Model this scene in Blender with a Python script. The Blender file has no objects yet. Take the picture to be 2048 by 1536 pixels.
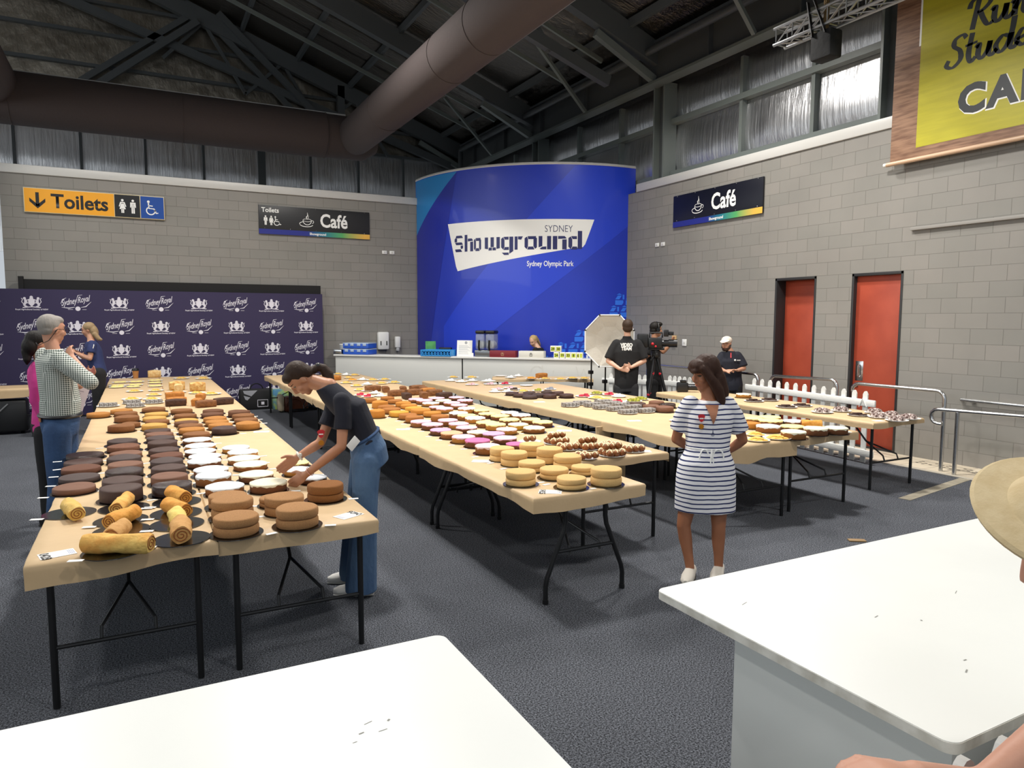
import bpy, bmesh, math, random
from mathutils import Vector as V, Matrix, noise as mnoise
D=bpy.data; SC=bpy.context.scene; COL=SC.collection
R=math.radians; PI=math.pi; rnd=random.Random(7)
# ---------------------------------------------------------------- camera, world, lamps, exposure
HC=1.88
def make_camera():
    c=D.cameras.new('camera'); c.sensor_width=36; c.lens=36*1420/2048; c.clip_start=.05
    o=D.objects.new('camera',c); COL.objects.link(o)
    yaw,pit,rol=R(27.7),R(5.25),R(.13)
    f=V((math.sin(yaw)*math.cos(pit),math.cos(yaw)*math.cos(pit),-math.sin(pit)))
    r=V((math.cos(yaw),-math.sin(yaw),0)); u=r.cross(f)
    r2=r*math.cos(rol)+u*math.sin(rol); u2=-r*math.sin(rol)+u*math.cos(rol)
    m=Matrix((r2,u2,-f)).transposed().to_4x4(); m.translation=V((0,0,HC))
    o.matrix_world=m; SC.camera=o
make_camera()
W=D.worlds.new('world'); SC.world=W; W.use_nodes=True
bg=W.node_tree.nodes['Background']; bg.inputs[0].default_value=(.86,.93,1,1); bg.inputs[1].default_value=.6
def lamp(x,y,z,e,size=.5,col=(1,.965,.91),spread=150):
    l=D.lights.new('high_bay_light','AREA'); l.shape='DISK'; l.size=size; l.energy=e; l.color=col; l.spread=R(spread)
    o=D.objects.new('high_bay_light',l); COL.objects.link(o); o.location=(x,y,z)
for (x,y,z,e) in ((-2.6,1.0,5.9,85),(2.2,.8,5.9,72),(6.8,1.4,5.9,92),(-2.4,6.0,5.9,200),(1.6,6.4,5.9,205),(6.6,6.0,5.9,205),(-1.8,11.2,7.4,260),(2.2,11.4,7.4,260),(7.0,8.8,6.85,215)):
    lamp(x,y,z,e)
vs=SC.view_settings; vs.view_transform='Standard'; vs.look='None'; vs.gamma=1; vs.use_curve_mapping=False; vs.exposure=0
# ---------------------------------------------------------------- materials
def lin(c):
    return tuple(((x/12.92) if x<=.04045 else ((x+.055)/1.055)**2.4) for x in c)
def H(s):
    s=s.lstrip('#'); return lin([int(s[i:i+2],16)/255 for i in (0,2,4)])+(1,)
_M={}
def mat(name,col,rough=.6,metal=0,var=None,bump=None,spec=.5,stretch=(1,1,1),emit=0,coat=0,alpha=None,trans=0):
    """var=(scale,colour2,detail) mixes a second colour by noise, bump=(scale,strength)"""
    if name in _M: return _M[name]
    m=D.materials.new(name); m.use_nodes=True; n=m.node_tree.nodes; l=m.node_tree.links; b=n['Principled BSDF']
    c=H(col) if isinstance(col,str) else col
    b.inputs['Base Color'].default_value=c; b.inputs['Roughness'].default_value=rough; b.inputs['Metallic'].default_value=metal
    b.inputs['Specular IOR Level'].default_value=spec
    if coat: b.inputs['Coat Weight'].default_value=coat
    if trans: b.inputs['Transmission Weight'].default_value=trans
    if alpha is not None: b.inputs['Alpha'].default_value=alpha
    if emit: b.inputs['Emission Color'].default_value=c; b.inputs['Emission Strength'].default_value=emit
    if var or bump:
        tc=n.new('ShaderNodeTexCoord'); mp=n.new('ShaderNodeMapping'); mp.inputs['Scale'].default_value=stretch
        l.new(tc.outputs['Object'],mp.inputs['Vector'])
    if var:
        t=n.new('ShaderNodeTexNoise'); t.inputs['Scale'].default_value=var[0]; t.inputs['Detail'].default_value=var[2] if len(var)>2 else 3
        l.new(mp.outputs[0],t.inputs['Vector'])
        r=n.new('ShaderNodeValToRGB'); r.color_ramp.elements[0].position=.38; r.color_ramp.elements[1].position=.64
        r.color_ramp.elements[0].color=c; r.color_ramp.elements[1].color=H(var[1]); l.new(t.outputs[0],r.inputs[0]); l.new(r.outputs[0],b.inputs['Base Color'])
    if bump:
        t=n.new('ShaderNodeTexNoise'); t.inputs['Scale'].default_value=bump[0]; t.inputs['Detail'].default_value=4
        l.new(mp.outputs[0],t.inputs['Vector'])
        k=n.new('ShaderNodeBump'); k.inputs['Strength'].default_value=bump[1]; k.inputs['Distance'].default_value=.02
        l.new(t.outputs[0],k.inputs['Height']); l.new(k.outputs[0],b.inputs['Normal'])
    _M[name]=m; return m
def node_mat(name,rough=.7,metal=0):
    m=D.materials.new(name); m.use_nodes=True; n=m.node_tree.nodes; b=n['Principled BSDF']
    b.inputs['Roughness'].default_value=rough; b.inputs['Metallic'].default_value=metal; _M[name]=m
    return m,n,m.node_tree.links,b
def block_mat(name,axis):
    m,n,l,b=node_mat(name,.55)
    g=n.new('ShaderNodeNewGeometry'); s=n.new('ShaderNodeSeparateXYZ'); c=n.new('ShaderNodeCombineXYZ')
    l.new(g.outputs['Position'],s.inputs[0]); l.new(s.outputs[axis],c.inputs[0]); l.new(s.outputs[2],c.inputs[1])
    k=n.new('ShaderNodeTexBrick'); l.new(c.outputs[0],k.inputs['Vector'])
    k.inputs['Scale'].default_value=1; k.inputs['Brick Width'].default_value=.3925; k.inputs['Row Height'].default_value=.1962
    k.inputs['Mortar Size'].default_value=.004; k.inputs['Mortar Smooth'].default_value=.3; k.inputs['Bias'].default_value=0
    k.inputs['Color1'].default_value=H('#928e88'); k.inputs['Color2'].default_value=H('#8b8983'); k.inputs['Mortar'].default_value=H('#7b7872')
    t=n.new('ShaderNodeTexNoise'); t.inputs['Scale'].default_value=1.3; t.inputs['Detail'].default_value=5; l.new(g.outputs['Position'],t.inputs['Vector'])
    mx=n.new('ShaderNodeMixRGB'); mx.blend_type='MULTIPLY'; mx.inputs[0].default_value=.22; l.new(k.outputs[0],mx.inputs[1]); l.new(t.outputs[0],mx.inputs[2]); l.new(mx.outputs[0],b.inputs['Base Color'])
    inv=n.new('ShaderNodeMath'); inv.operation='SUBTRACT'; inv.inputs[0].default_value=1; l.new(k.outputs['Fac'],inv.inputs[1])
    f=n.new('ShaderNodeTexNoise'); f.inputs['Scale'].default_value=160; l.new(g.outputs['Position'],f.inputs['Vector'])
    ad=n.new('ShaderNodeMath'); ad.operation='MULTIPLY_ADD'; ad.inputs[1].default_value=.12; l.new(f.outputs[0],ad.inputs[0]); l.new(inv.outputs[0],ad.inputs[2])
    bp=n.new('ShaderNodeBump'); bp.inputs['Distance'].default_value=.006; bp.inputs['Strength'].default_value=.7; l.new(ad.outputs[0],bp.inputs['Height']); l.new(bp.outputs[0],b.inputs['Normal'])
    return m
def foil_mat(name,stretch,strength,rough=.22,col='#b9bcc2'):
    m,n,l,b=node_mat(name,rough,1.0); b.inputs['Base Color'].default_value=H(col)
    g=n.new('ShaderNodeNewGeometry'); mp=n.new('ShaderNodeMapping'); mp.inputs['Scale'].default_value=stretch; l.new(g.outputs['Position'],mp.inputs[0])
    t=n.new('ShaderNodeTexNoise'); t.inputs['Scale'].default_value=1; t.inputs['Detail'].default_value=6; t.inputs['Roughness'].default_value=.6; l.new(mp.outputs[0],t.inputs['Vector'])
    w=n.new('ShaderNodeTexNoise'); w.inputs['Scale'].default_value=.9; w.inputs['Detail'].default_value=2; l.new(g.outputs['Position'],w.inputs['Vector'])
    ad=n.new('ShaderNodeMath'); ad.operation='MULTIPLY_ADD'; ad.inputs[1].default_value=2.5; l.new(w.outputs[0],ad.inputs[0]); l.new(t.outputs[0],ad.inputs[2])
    bp=n.new('ShaderNodeBump'); bp.inputs['Distance'].default_value=.06; bp.inputs['Strength'].default_value=strength; l.new(ad.outputs[0],bp.inputs['Height']); l.new(bp.outputs[0],b.inputs['Normal'])
    return m
def carpet_mat():
    m,n,l,b=node_mat('carpet',.95); b.inputs['Specular IOR Level'].default_value=.15
    g=n.new('ShaderNodeNewGeometry'); t=n.new('ShaderNodeTexNoise'); t.inputs['Scale'].default_value=115; t.inputs['Detail'].default_value=6; t.inputs['Roughness'].default_value=.85; l.new(g.outputs['Position'],t.inputs['Vector'])
    r=n.new('ShaderNodeValToRGB'); e=r.color_ramp.elements; e[0].position=.44; e[0].color=H('#131519'); e[1].position=.6; e[1].color=H('#8a8e98'); l.new(t.outputs[0],r.inputs[0])
    w=n.new('ShaderNodeTexNoise'); w.inputs['Scale'].default_value=1.6; w.inputs['Detail'].default_value=3; l.new(g.outputs['Position'],w.inputs['Vector'])
    mx=n.new('ShaderNodeMixRGB'); mx.blend_type='MULTIPLY'; mx.inputs[0].default_value=.35; l.new(r.outputs[0],mx.inputs[1]); l.new(w.outputs[0],mx.inputs[2]); l.new(mx.outputs[0],b.inputs['Base Color'])
    bp=n.new('ShaderNodeBump'); bp.inputs['Distance'].default_value=.006; bp.inputs['Strength'].default_value=.6; l.new(t.outputs[0],bp.inputs['Height']); l.new(bp.outputs[0],b.inputs['Normal'])
    return m
def pattern_mat(name,c1,c2,kind,period,duty=.5,rough=.85,axes=(0,1)):
    """stripes (along z) or a gingham of two axes, in object space"""
    m,n,l,b=node_mat(name,rough); b.inputs['Specular IOR Level'].default_value=.2
    tc=n.new('ShaderNodeTexCoord'); s=n.new('ShaderNodeSeparateXYZ'); l.new(tc.outputs['Object'],s.inputs[0])
    def stripe(sock):
        a=n.new('ShaderNodeMath'); a.operation='MULTIPLY'; a.inputs[1].default_value=1/period; l.new(sock,a.inputs[0])
        f=n.new('ShaderNodeMath'); f.operation='FRACT'; l.new(a.outputs[0],f.inputs[0])
        g=n.new('ShaderNodeMath'); g.operation='LESS_THAN'; g.inputs[1].default_value=duty; l.new(f.outputs[0],g.inputs[0]); return g.outputs[0]
    if kind=='stripe':
        nz=n.new('ShaderNodeTexNoise'); nz.inputs['Scale'].default_value=5; l.new(tc.outputs['Object'],nz.inputs['Vector'])
        a=n.new('ShaderNodeMath'); a.operation='MULTIPLY_ADD'; a.inputs[1].default_value=.022; l.new(nz.outputs[0],a.inputs[0]); l.new(s.outputs[2],a.inputs[2]); fac=stripe(a.outputs[0])
    else:
        g=n.new('ShaderNodeNewGeometry'); sn=n.new('ShaderNodeSeparateXYZ'); l.new(g.outputs['Normal'],sn.inputs[0]); ab=[]
        for k in (0,1):
            q=n.new('ShaderNodeMath'); q.operation='ABSOLUTE'; l.new(sn.outputs[k],q.inputs[0]); ab.append(q.outputs[0])
        gt=n.new('ShaderNodeMath'); gt.operation='GREATER_THAN'; l.new(ab[0],gt.inputs[0]); l.new(ab[1],gt.inputs[1])
        sel=n.new('ShaderNodeMixRGB'); l.new(gt.outputs[0],sel.inputs[0]); l.new(stripe(s.outputs[0]),sel.inputs[1]); l.new(stripe(s.outputs[1]),sel.inputs[2])
        mx=n.new('ShaderNodeMath'); mx.operation='ADD'; l.new(stripe(s.outputs[2]),mx.inputs[0]); l.new(sel.outputs[0],mx.inputs[1])
        hv=n.new('ShaderNodeMath'); hv.operation='MULTIPLY'; hv.inputs[1].default_value=.5; l.new(mx.outputs[0],hv.inputs[0]); fac=hv.outputs[0]
    x=n.new('ShaderNodeMixRGB'); x.inputs[1].default_value=H(c1); x.inputs[2].default_value=H(c2); l.new(fac,x.inputs[0]); l.new(x.outputs[0],b.inputs['Base Color'])
    t=n.new('ShaderNodeTexNoise'); t.inputs['Scale'].default_value=9; l.new(tc.outputs['Object'],t.inputs['Vector'])
    bp=n.new('ShaderNodeBump'); bp.inputs['Distance'].default_value=.03; bp.inputs['Strength'].default_value=.35; l.new(t.outputs[0],bp.inputs['Height']); l.new(bp.outputs[0],b.inputs['Normal'])
    return m
# ---------------------------------------------------------------- mesh helpers
def link(o,parent=None):
    COL.objects.link(o)
    if parent: o.parent=parent
    return o
def obj(name,bm,m,parent=None,smooth=True,angle=35,loc=None):
    me=D.meshes.new(name); bm.to_mesh(me); bm.free()
    for x in (m if isinstance(m,(list,tuple)) else [m]): me.materials.append(x)
    if smooth:
        for p in me.polygons: p.use_smooth=True
        me.set_sharp_from_angle(angle=R(angle))
    o=D.objects.new(name,me)
    if loc: o.location=loc
    return link(o,parent)
def empty(name,loc=(0,0,0),rz=0,parent=None):
    o=D.objects.new(name,None); o.location=loc; o.rotation_euler=(0,0,rz); o.empty_display_size=.05; return link(o,parent)
def tag(o,label,cat,group=None,kind=None):
    o['label']=label; o['category']=cat
    if group: o['group']=group
    if kind: o['kind']=kind
    return o
def struct(o): o['kind']='structure'; return o
def B(): return bmesh.new()
def box(bm,x0,x1,y0,y1,z0,z1,bev=0,M=None):
    r=bmesh.ops.create_cube(bm,size=1)
    vs=r['verts']
    for v in vs: v.co=V(((x0+x1)/2+v.co.x*(x1-x0),(y0+y1)/2+v.co.y*(y1-y0),(z0+z1)/2+v.co.z*(z1-z0)))
    if bev:
        es=list({e for v in vs for e in v.link_edges}); q=bmesh.ops.bevel(bm,geom=es,offset=bev,segments=2,affect='EDGES',profile=.5); vs=list({v for f in q['faces'] for v in f.verts}|{v for v in vs if v.is_valid})
    if M is not None:
        for v in vs: v.co=M@v.co
    return vs
def basis(d,up=V((0,0,1))):
    d=V(d).normalized(); up=V(up)
    if abs(d.dot(up))>.98: up=V((0,1,0))
    x=d.cross(up).normalized(); y=d.cross(x).normalized(); return x,y,d
def bar(bm,p0,p1,w,h,up=(0,0,1)):
    p0,p1=V(p0),V(p1); x,y,d=basis(p1-p0,up); a=[]
    for p in (p0,p1): a.append([bm.verts.new(p+x*sx*w/2+y*sy*h/2) for sx,sy in ((-1,-1),(1,-1),(1,1),(-1,1))])
    for i in range(4): bm.faces.new((a[0][i],a[0][(i+1)%4],a[1][(i+1)%4],a[1][i]))
    bm.faces.new(a[0][::-1]); bm.faces.new(a[1])
def tube(bm,pts,r,n=10,cap=True):
    pts=[V(p) for p in pts]; rs=r if isinstance(r,(list,tuple)) else [r]*len(pts); prev=None; rings=[]
    for i,p in enumerate(pts):
        d=(pts[min(i+1,len(pts)-1)]-pts[max(i-1,0)]).normalized()
        if prev is None: x,y,_=basis(d)
        else: x=(prev-d*prev.dot(d)).normalized(); y=d.cross(x)
        prev=x; rings.append([bm.verts.new(p+(x*math.cos(2*PI*k/n)+y*math.sin(2*PI*k/n))*rs[i]) for k in range(n)])
    for a,b in zip(rings,rings[1:]):
        for k in range(n): bm.faces.new((a[k],a[(k+1)%n],b[(k+1)%n],b[k]))
    if cap: bm.faces.new(rings[0][::-1]); bm.faces.new(rings[-1])
def arcpts(c,r,a0,a1,x,y,n=8):
    return [V(c)+V(x)*r*math.cos(a0+(a1-a0)*i/n)+V(y)*r*math.sin(a0+(a1-a0)*i/n) for i in range(n+1)]
def lathe(bm,prof,n=28,c=(0,0,0),wob=None):
    rings=[]; c=V(c)
    for i,(r,z) in enumerate(prof):
        if r<1e-5: rings.append([bm.verts.new(c+V((0,0,z)))]); continue
        ring=[]
        for k in range(n):
            a=2*PI*k/n; q,dz=(wob(a,i) if wob else (1,0)); ring.append(bm.verts.new(c+V((r*q*math.cos(a),r*q*math.sin(a),z+dz))))
        rings.append(ring)
    for a,b in zip(rings,rings[1:]):
        for k in range(n):
            if len(a)==1 and len(b)==1: break
            if len(a)==1: bm.faces.new((a[0],b[k],b[(k+1)%n])[::-1]) if False else bm.faces.new((a[0],b[(k+1)%n],b[k]))
            elif len(b)==1: bm.faces.new((a[k],a[(k+1)%n],b[0]))
            else: bm.faces.new((a[k],a[(k+1)%n],b[(k+1)%n],b[k]))
def ball(bm,c,r,M=None,u=14,v=9):
    q=bmesh.ops.create_uvsphere(bm,u_segments=u,v_segments=v,radius=1); rr=(r,r,r) if isinstance(r,(int,float)) else r
    for w in q['verts']:
        p=V((w.co.x*rr[0],w.co.y*rr[1],w.co.z*rr[2])); w.co=(M@p if M is not None else p)+V(c)
    return q['verts']
def cone(bm,p0,p1,r0,r1,n=14):
    p0,p1=V(p0),V(p1)
    if (p1-p0).length<1e-4: return
    tube(bm,[p0,p1],[r0,r1],n)
def chain(bm,pts):
    for p,r in pts: ball(bm,p,r)
    for (a,ra),(b,rb) in zip(pts,pts[1:]): cone(bm,a,b,ra,rb)
def loft(bm,rings,n=24):
    R_=[]
    for c,ax,ay in rings: R_.append([bm.verts.new(V(c)+V(ax)*math.cos(2*PI*k/n)+V(ay)*math.sin(2*PI*k/n)) for k in range(n)])
    for a,b in zip(R_,R_[1:]):
        for k in range(n): bm.faces.new((a[k],a[(k+1)%n],b[(k+1)%n],b[k]))
    bm.faces.new(R_[0][::-1]); bm.faces.new(R_[-1])
def blob(name,bm,m,voxel,smooth=4,parent=None,paint=None,loc=None):
    """one continuous skin over overlapping volumes"""
    bm.normal_update(); bmesh.ops.recalc_face_normals(bm,faces=bm.faces[:])
    me=D.meshes.new('t'); bm.to_mesh(me); bm.free(); o=D.objects.new('t',me); COL.objects.link(o)
    a=o.modifiers.new('r','REMESH'); a.mode='VOXEL'; a.voxel_size=voxel
    if smooth: s=o.modifiers.new('s','SMOOTH'); s.factor=.5; s.iterations=smooth
    dg=bpy.context.evaluated_depsgraph_get(); dg.update()
    nm=D.meshes.new_from_object(o.evaluated_get(dg)); D.objects.remove(o); D.meshes.remove(me); nm.name=name
    nm.materials.clear()
    for x in (m if isinstance(m,(list,tuple)) else [m]): nm.materials.append(x)
    for p in nm.polygons: p.use_smooth=True
    if paint:
        for p in nm.polygons:
            c=p.center
            for (pc,ax,idx) in paint:
                d=c-pc
                if sum((d.dot(a_)/l_)**2 for a_,l_ in ax)<1: p.material_index=idx
    if loc is not None: nm.transform(Matrix.Translation(-V(loc)))
    o=D.objects.new(name,nm)
    if loc is not None and parent is None: o.location=loc
    return link(o,parent)
class Flat:
    """printed shapes on a plane: origin, right, up"""
    def __init__(s): s.p=[]
    def poly(s,pts): s.p.append([tuple(p) for p in pts]); return s
    def rect(s,x0,y0,x1,y1): return s.poly([(x0,y0),(x1,y0),(x1,y1),(x0,y1)])
    def disc(s,x,y,r,n=20,ry=None): return s.poly([(x+r*math.cos(2*PI*k/n),y+(ry or r)*math.sin(2*PI*k/n)) for k in range(n)])
    def stroke(s,pts,w):
        ws=w if isinstance(w,(list,tuple)) else [w]*len(pts)
        L=[];Rr=[]
        for i,(x,y) in enumerate(pts):
            x0,y0=pts[max(i-1,0)]; x1,y1=pts[min(i+1,len(pts)-1)]; dx,dy=x1-x0,y1-y0; q=math.hypot(dx,dy) or 1
            L.append((x-dy/q*ws[i]/2,y+dx/q*ws[i]/2)); Rr.append((x+dy/q*ws[i]/2,y-dx/q*ws[i]/2))
        for i in range(len(pts)-1): s.poly([L[i],Rr[i],Rr[i+1],L[i+1]])
        return s
    def arc(s,x,y,r,a0,a1,w,n=14,ry=None):
        return s.stroke([(x+r*math.cos(R(a0+(a1-a0)*i/n)),y+(ry or r)*math.sin(R(a0+(a1-a0)*i/n))) for i in range(n+1)],w)
    def build(s,name,o,r,u,m,parent=None,fn=None):
        bm=B(); o,r,u=V(o),V(r),V(u)
        for pl in s.p:
            vs=[bm.verts.new(fn(x,y) if fn else o+r*x+u*y) for x,y in pl]
            try: bm.faces.new(vs)
            except ValueError: pass
        ob=obj(name,bm,m,parent,smooth=False); s.p=[]
        return ob
def text_polys(t,size,bold=0,shear=0,sx=1,align='LEFT',space=1):
    c=D.curves.new('t','FONT'); c.body=t; c.size=size; c.offset=bold; c.shear=shear; c.align_x=align; c.space_character=space; c.resolution_u=3
    o=D.objects.new('t',c); COL.objects.link(o); dg=bpy.context.evaluated_depsgraph_get(); dg.update()
    me=D.meshes.new_from_object(o.evaluated_get(dg)); D.objects.remove(o); D.curves.remove(c)
    return me,sx
def text(name,t,size,o,r,u,m,parent=None,fn=None,**k):
    me,sx=text_polys(t,size,**k); o,r,u=V(o),V(r),V(u)
    for v in me.vertices: x,y=v.co.x*sx,v.co.y; v.co=fn(x,y) if fn else o+r*x+u*y
    me.name=name; me.materials.append(m); return link(D.objects.new(name,me),parent)
ORD='first second third fourth fifth sixth seventh eighth ninth tenth eleventh twelfth thirteenth fourteenth fifteenth sixteenth seventeenth eighteenth nineteenth twentieth'.split()
def copy_tree(o,parent=None):
    c=o.copy(); COL.objects.link(c)
    if parent: c.parent=parent
    for ch in [x for x in o.children]: copy_tree(ch,c)
    return c
CAKES={
"LA":[(-0.422,5.489,0.127,0.042,"mi"),(-0.415,5.845,0.129,0.038,"ma"),(-0.428,6.183,0.132,0.04,"ru"),(-0.425,6.458,0.135,0.039,"ch"),(-0.436,6.807,0.139,0.035,"gl"),(-0.456,9.565,0.123,0.05,"gi")],
"LB":[(-0.139,5.119,0.125,0.086,"ch"),(-0.14,5.528,0.128,0.054,"ch"),(-0.135,5.873,0.126,0.052,"gl"),(-0.13,6.172,0.123,0.044,"mi"),(-0.143,6.428,0.125,0.051,"ma"),(-0.135,6.685,0.123,0.041,"mi"),(-0.155,7.022,0.129,0.049,"ri"),(-0.171,7.352,0.125,0.048,"ma"),(-0.193,8.254,0.125,0.067,"fr"),(-0.112,8.528,0.09,0.048,"fr"),(-0.151,9.01,0.126,0.062,"fr"),(-0.174,9.565,0.125,0.042,"fr"),(-0.222,9.833,0.122,0.046,"gi")],
"LC":[(0.155,5.139,0.122,0.07,"gl"),(0.152,5.47,0.12,0.064,"mi"),(0.157,5.814,0.12,0.058,"ch"),(0.156,6.148,0.119,0.05,"ma"),(0.167,6.417,0.124,0.046,"ru"),(0.152,6.689,0.12,0.048,"ch"),(0.151,7.013,0.122,0.063,"ch"),(0.144,7.401,0.122,0.043,"ma"),(0.143,7.705,0.125,0.035,"mi"),(0.13,7.961,0.123,0.035,"ch"),(0.106,8.229,0.122,0.058,"gl2"),(0.142,8.637,0.12,0.044,"fr"),(0.121,8.94,0.122,0.043,"gl2"),(0.149,9.331,0.127,0.042,"gl2"),(0.132,9.808,0.133,0.05,"fr")],
"LD":[(0.426,4.026,0.117,0.099,"sc"),(0.446,4.366,0.116,0.111,"sc"),(0.447,4.64,0.114,0.074,"sc"),(0.466,4.99,0.12,0.056,"iw"),(0.426,5.318,0.116,0.069,"iw"),(0.435,5.62,0.119,0.052,"iw"),(0.418,5.99,0.122,0.051,"iw"),(0.443,6.268,0.123,0.037,"iw"),(0.426,6.519,0.122,0.039,"iw"),(0.447,6.797,0.124,0.04,"iw"),(0.442,7.132,0.12,0.042,"iw"),(0.463,7.503,0.124,0.044,"fr"),(0.437,7.797,0.121,0.051,"gi"),(0.444,8.138,0.121,0.043,"fr"),(0.42,8.384,0.119,0.043,"fd"),(0.433,8.632,0.122,0.035,"gl2"),(0.441,8.999,0.122,0.047,"fr"),(0.43,9.505,0.122,0.049,"fr")],
"LE":[(0.749,4.024,0.115,0.107,"sc"),(0.732,4.321,0.115,0.105,"sc"),(0.708,4.532,0.091,0.053,"sc"),(0.736,4.946,0.119,0.062,"ic"),(0.709,5.304,0.118,0.051,"ic"),(0.727,5.731,0.123,0.043,"ic"),(0.711,5.99,0.122,0.045,"ic"),(0.739,6.295,0.12,0.043,"iw"),(0.712,6.531,0.11,0.044,"iw"),(0.727,7.63,0.118,0.066,"ch"),(0.725,7.972,0.121,0.053,"gi"),(0.716,8.266,0.119,0.049,"gi"),(0.721,8.55,0.123,0.051,"gi"),(0.732,8.967,0.123,0.047,"fd"),(0.765,9.286,0.119,0.049,"fd")],
"LF":[(1.025,4.53,0.113,0.104,"sd"),(1.06,5.049,0.09,0.04,"iw"),(1.011,5.365,0.097,0.042,"iw"),(1.06,5.658,0.09,0.035,"iy"),(0.98,7.841,0.121,0.069,"gi"),(1.02,8.294,0.125,0.05,"fr"),(1.026,8.612,0.121,0.058,"fr"),(1.017,8.913,0.125,0.066,"fd")],
"M":[(2.881,4.057,0.11,0.115,"sg"),(2.608,4.082,0.104,0.072,"sg"),(2.347,4.332,0.107,0.096,"sg"),(2.657,4.392,0.106,0.073,"sg"),(2.921,4.408,0.09,0.061,"sg"),(2.949,4.676,0.111,0.093,"sg"),(2.637,4.692,0.105,0.07,"sg"),(2.918,4.901,0.107,0.118,"sg"),(2.614,4.937,0.107,0.105,"sg"),(2.616,5.157,0.103,0.104,"sg"),(2.93,5.217,0.107,0.102,"sg"),(2.639,5.477,0.108,0.071,"ipw"),(2.968,5.573,0.091,0.045,"ih"),(2.698,5.811,0.114,0.063,"ih"),(3.009,5.869,0.109,0.053,"ip"),(2.675,6.075,0.109,0.059,"ip"),(3.019,6.134,0.108,0.055,"iv"),(3.562,6.294,0.11,0.052,"ic"),(3.266,6.336,0.106,0.051,"ipw"),(2.95,6.346,0.108,0.044,"ic"),(2.669,6.348,0.107,0.055,"ipe"),(3.522,6.565,0.107,0.053,"il"),(3.838,6.596,0.109,0.055,"iy"),(2.656,6.602,0.105,0.051,"iv"),(2.952,6.626,0.108,0.052,"ip"),(3.29,6.633,0.106,0.06,"iy"),(3.283,6.854,0.109,0.054,"iy"),(3.845,6.871,0.106,0.049,"iy"),(2.977,6.888,0.107,0.054,"ip"),(3.599,6.917,0.112,0.056,"iy"),(2.703,6.95,0.111,0.058,"ip"),(2.956,7.14,0.107,0.062,"ip"),(3.31,7.193,0.113,0.057,"iw"),(2.667,7.197,0.111,0.06,"ip"),(3.912,7.218,0.11,0.051,"iw"),(3.659,7.261,0.107,0.051,"iy"),(3.313,7.435,0.106,0.058,"iy"),(2.992,7.463,0.103,0.069,"ca"),(3.601,7.489,0.101,0.052,"iy"),(3.912,7.511,0.106,0.045,"iw"),(2.712,7.519,0.104,0.068,"ca"),(3.309,7.664,0.11,0.059,"iw"),(2.731,7.795,0.105,0.058,"ca"),(3.693,7.836,0.094,0.046,"iy"),(3.064,7.883,0.108,0.054,"or"),(3.563,7.996,0.106,0.062,"iw"),(2.711,8.059,0.119,0.06,"oy"),(2.448,8.069,0.09,0.089,"or"),(3.331,8.144,0.106,0.056,"ip"),(3.026,8.17,0.123,0.056,"or"),(2.72,8.374,0.114,0.062,"ca"),(3.333,8.41,0.1,0.045,"ip"),(3.647,8.417,0.108,0.052,"ip"),(3.031,8.427,0.111,0.051,"oy"),(3.066,8.709,0.108,0.052,"or"),(2.769,8.722,0.109,0.052,"ca"),(3.679,8.738,0.111,0.047,"ip"),(3.904,8.811,0.108,0.06,"ip"),(3.411,8.825,0.112,0.047,"iw"),(3.068,8.936,0.103,0.06,"or"),(2.752,8.942,0.105,0.085,"or"),(3.648,8.96,0.107,0.055,"ic"),(3.422,9.092,0.11,0.055,"ip"),(3.08,9.327,0.101,0.048,"ca"),(4.001,9.328,0.109,0.043,"ip"),(3.387,9.333,0.102,0.049,"ip"),(3.711,9.371,0.111,0.043,"ip"),(2.806,9.558,0.09,0.056,"ca"),(3.118,9.769,0.098,0.043,"ca")],
"K":[(5.821,6.957,0.114,0.068,"mi"),(5.834,7.245,0.106,0.055,"mi"),(6.132,7.265,0.104,0.056,"gl"),(5.817,7.492,0.105,0.056,"ch"),(6.204,7.587,0.104,0.049,"mi"),(5.574,8.882,0.107,0.052,"ch"),(5.315,8.925,0.101,0.059,"ch"),(5.026,9.013,0.107,0.044,"ma"),(5.225,9.105,0.094,0.052,"ma"),(5.639,9.225,0.09,0.054,"ch"),(5.019,9.271,0.109,0.045,"ch"),(5.246,9.423,0.097,0.046,"ma"),(5.558,9.425,0.091,0.047,"ma"),(5.012,9.539,0.101,0.046,"ch")],
"N":[(6.278,4.823,0.112,0.064,"ic"),(5.657,4.824,0.117,0.071,"ic"),(6.022,4.866,0.116,0.073,"ic"),(6.022,5.154,0.121,0.053,"iy"),(5.747,5.224,0.12,0.065,"iw"),(6.335,5.408,0.108,0.055,"iw"),(5.771,5.466,0.09,0.061,"or"),(6.139,5.552,0.128,0.056,"iy"),(6.372,5.775,0.119,0.051,"iy"),(6.123,5.783,0.097,0.05,"iy"),(7.943,7.709,0.105,0.056,"ic")],
}
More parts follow.
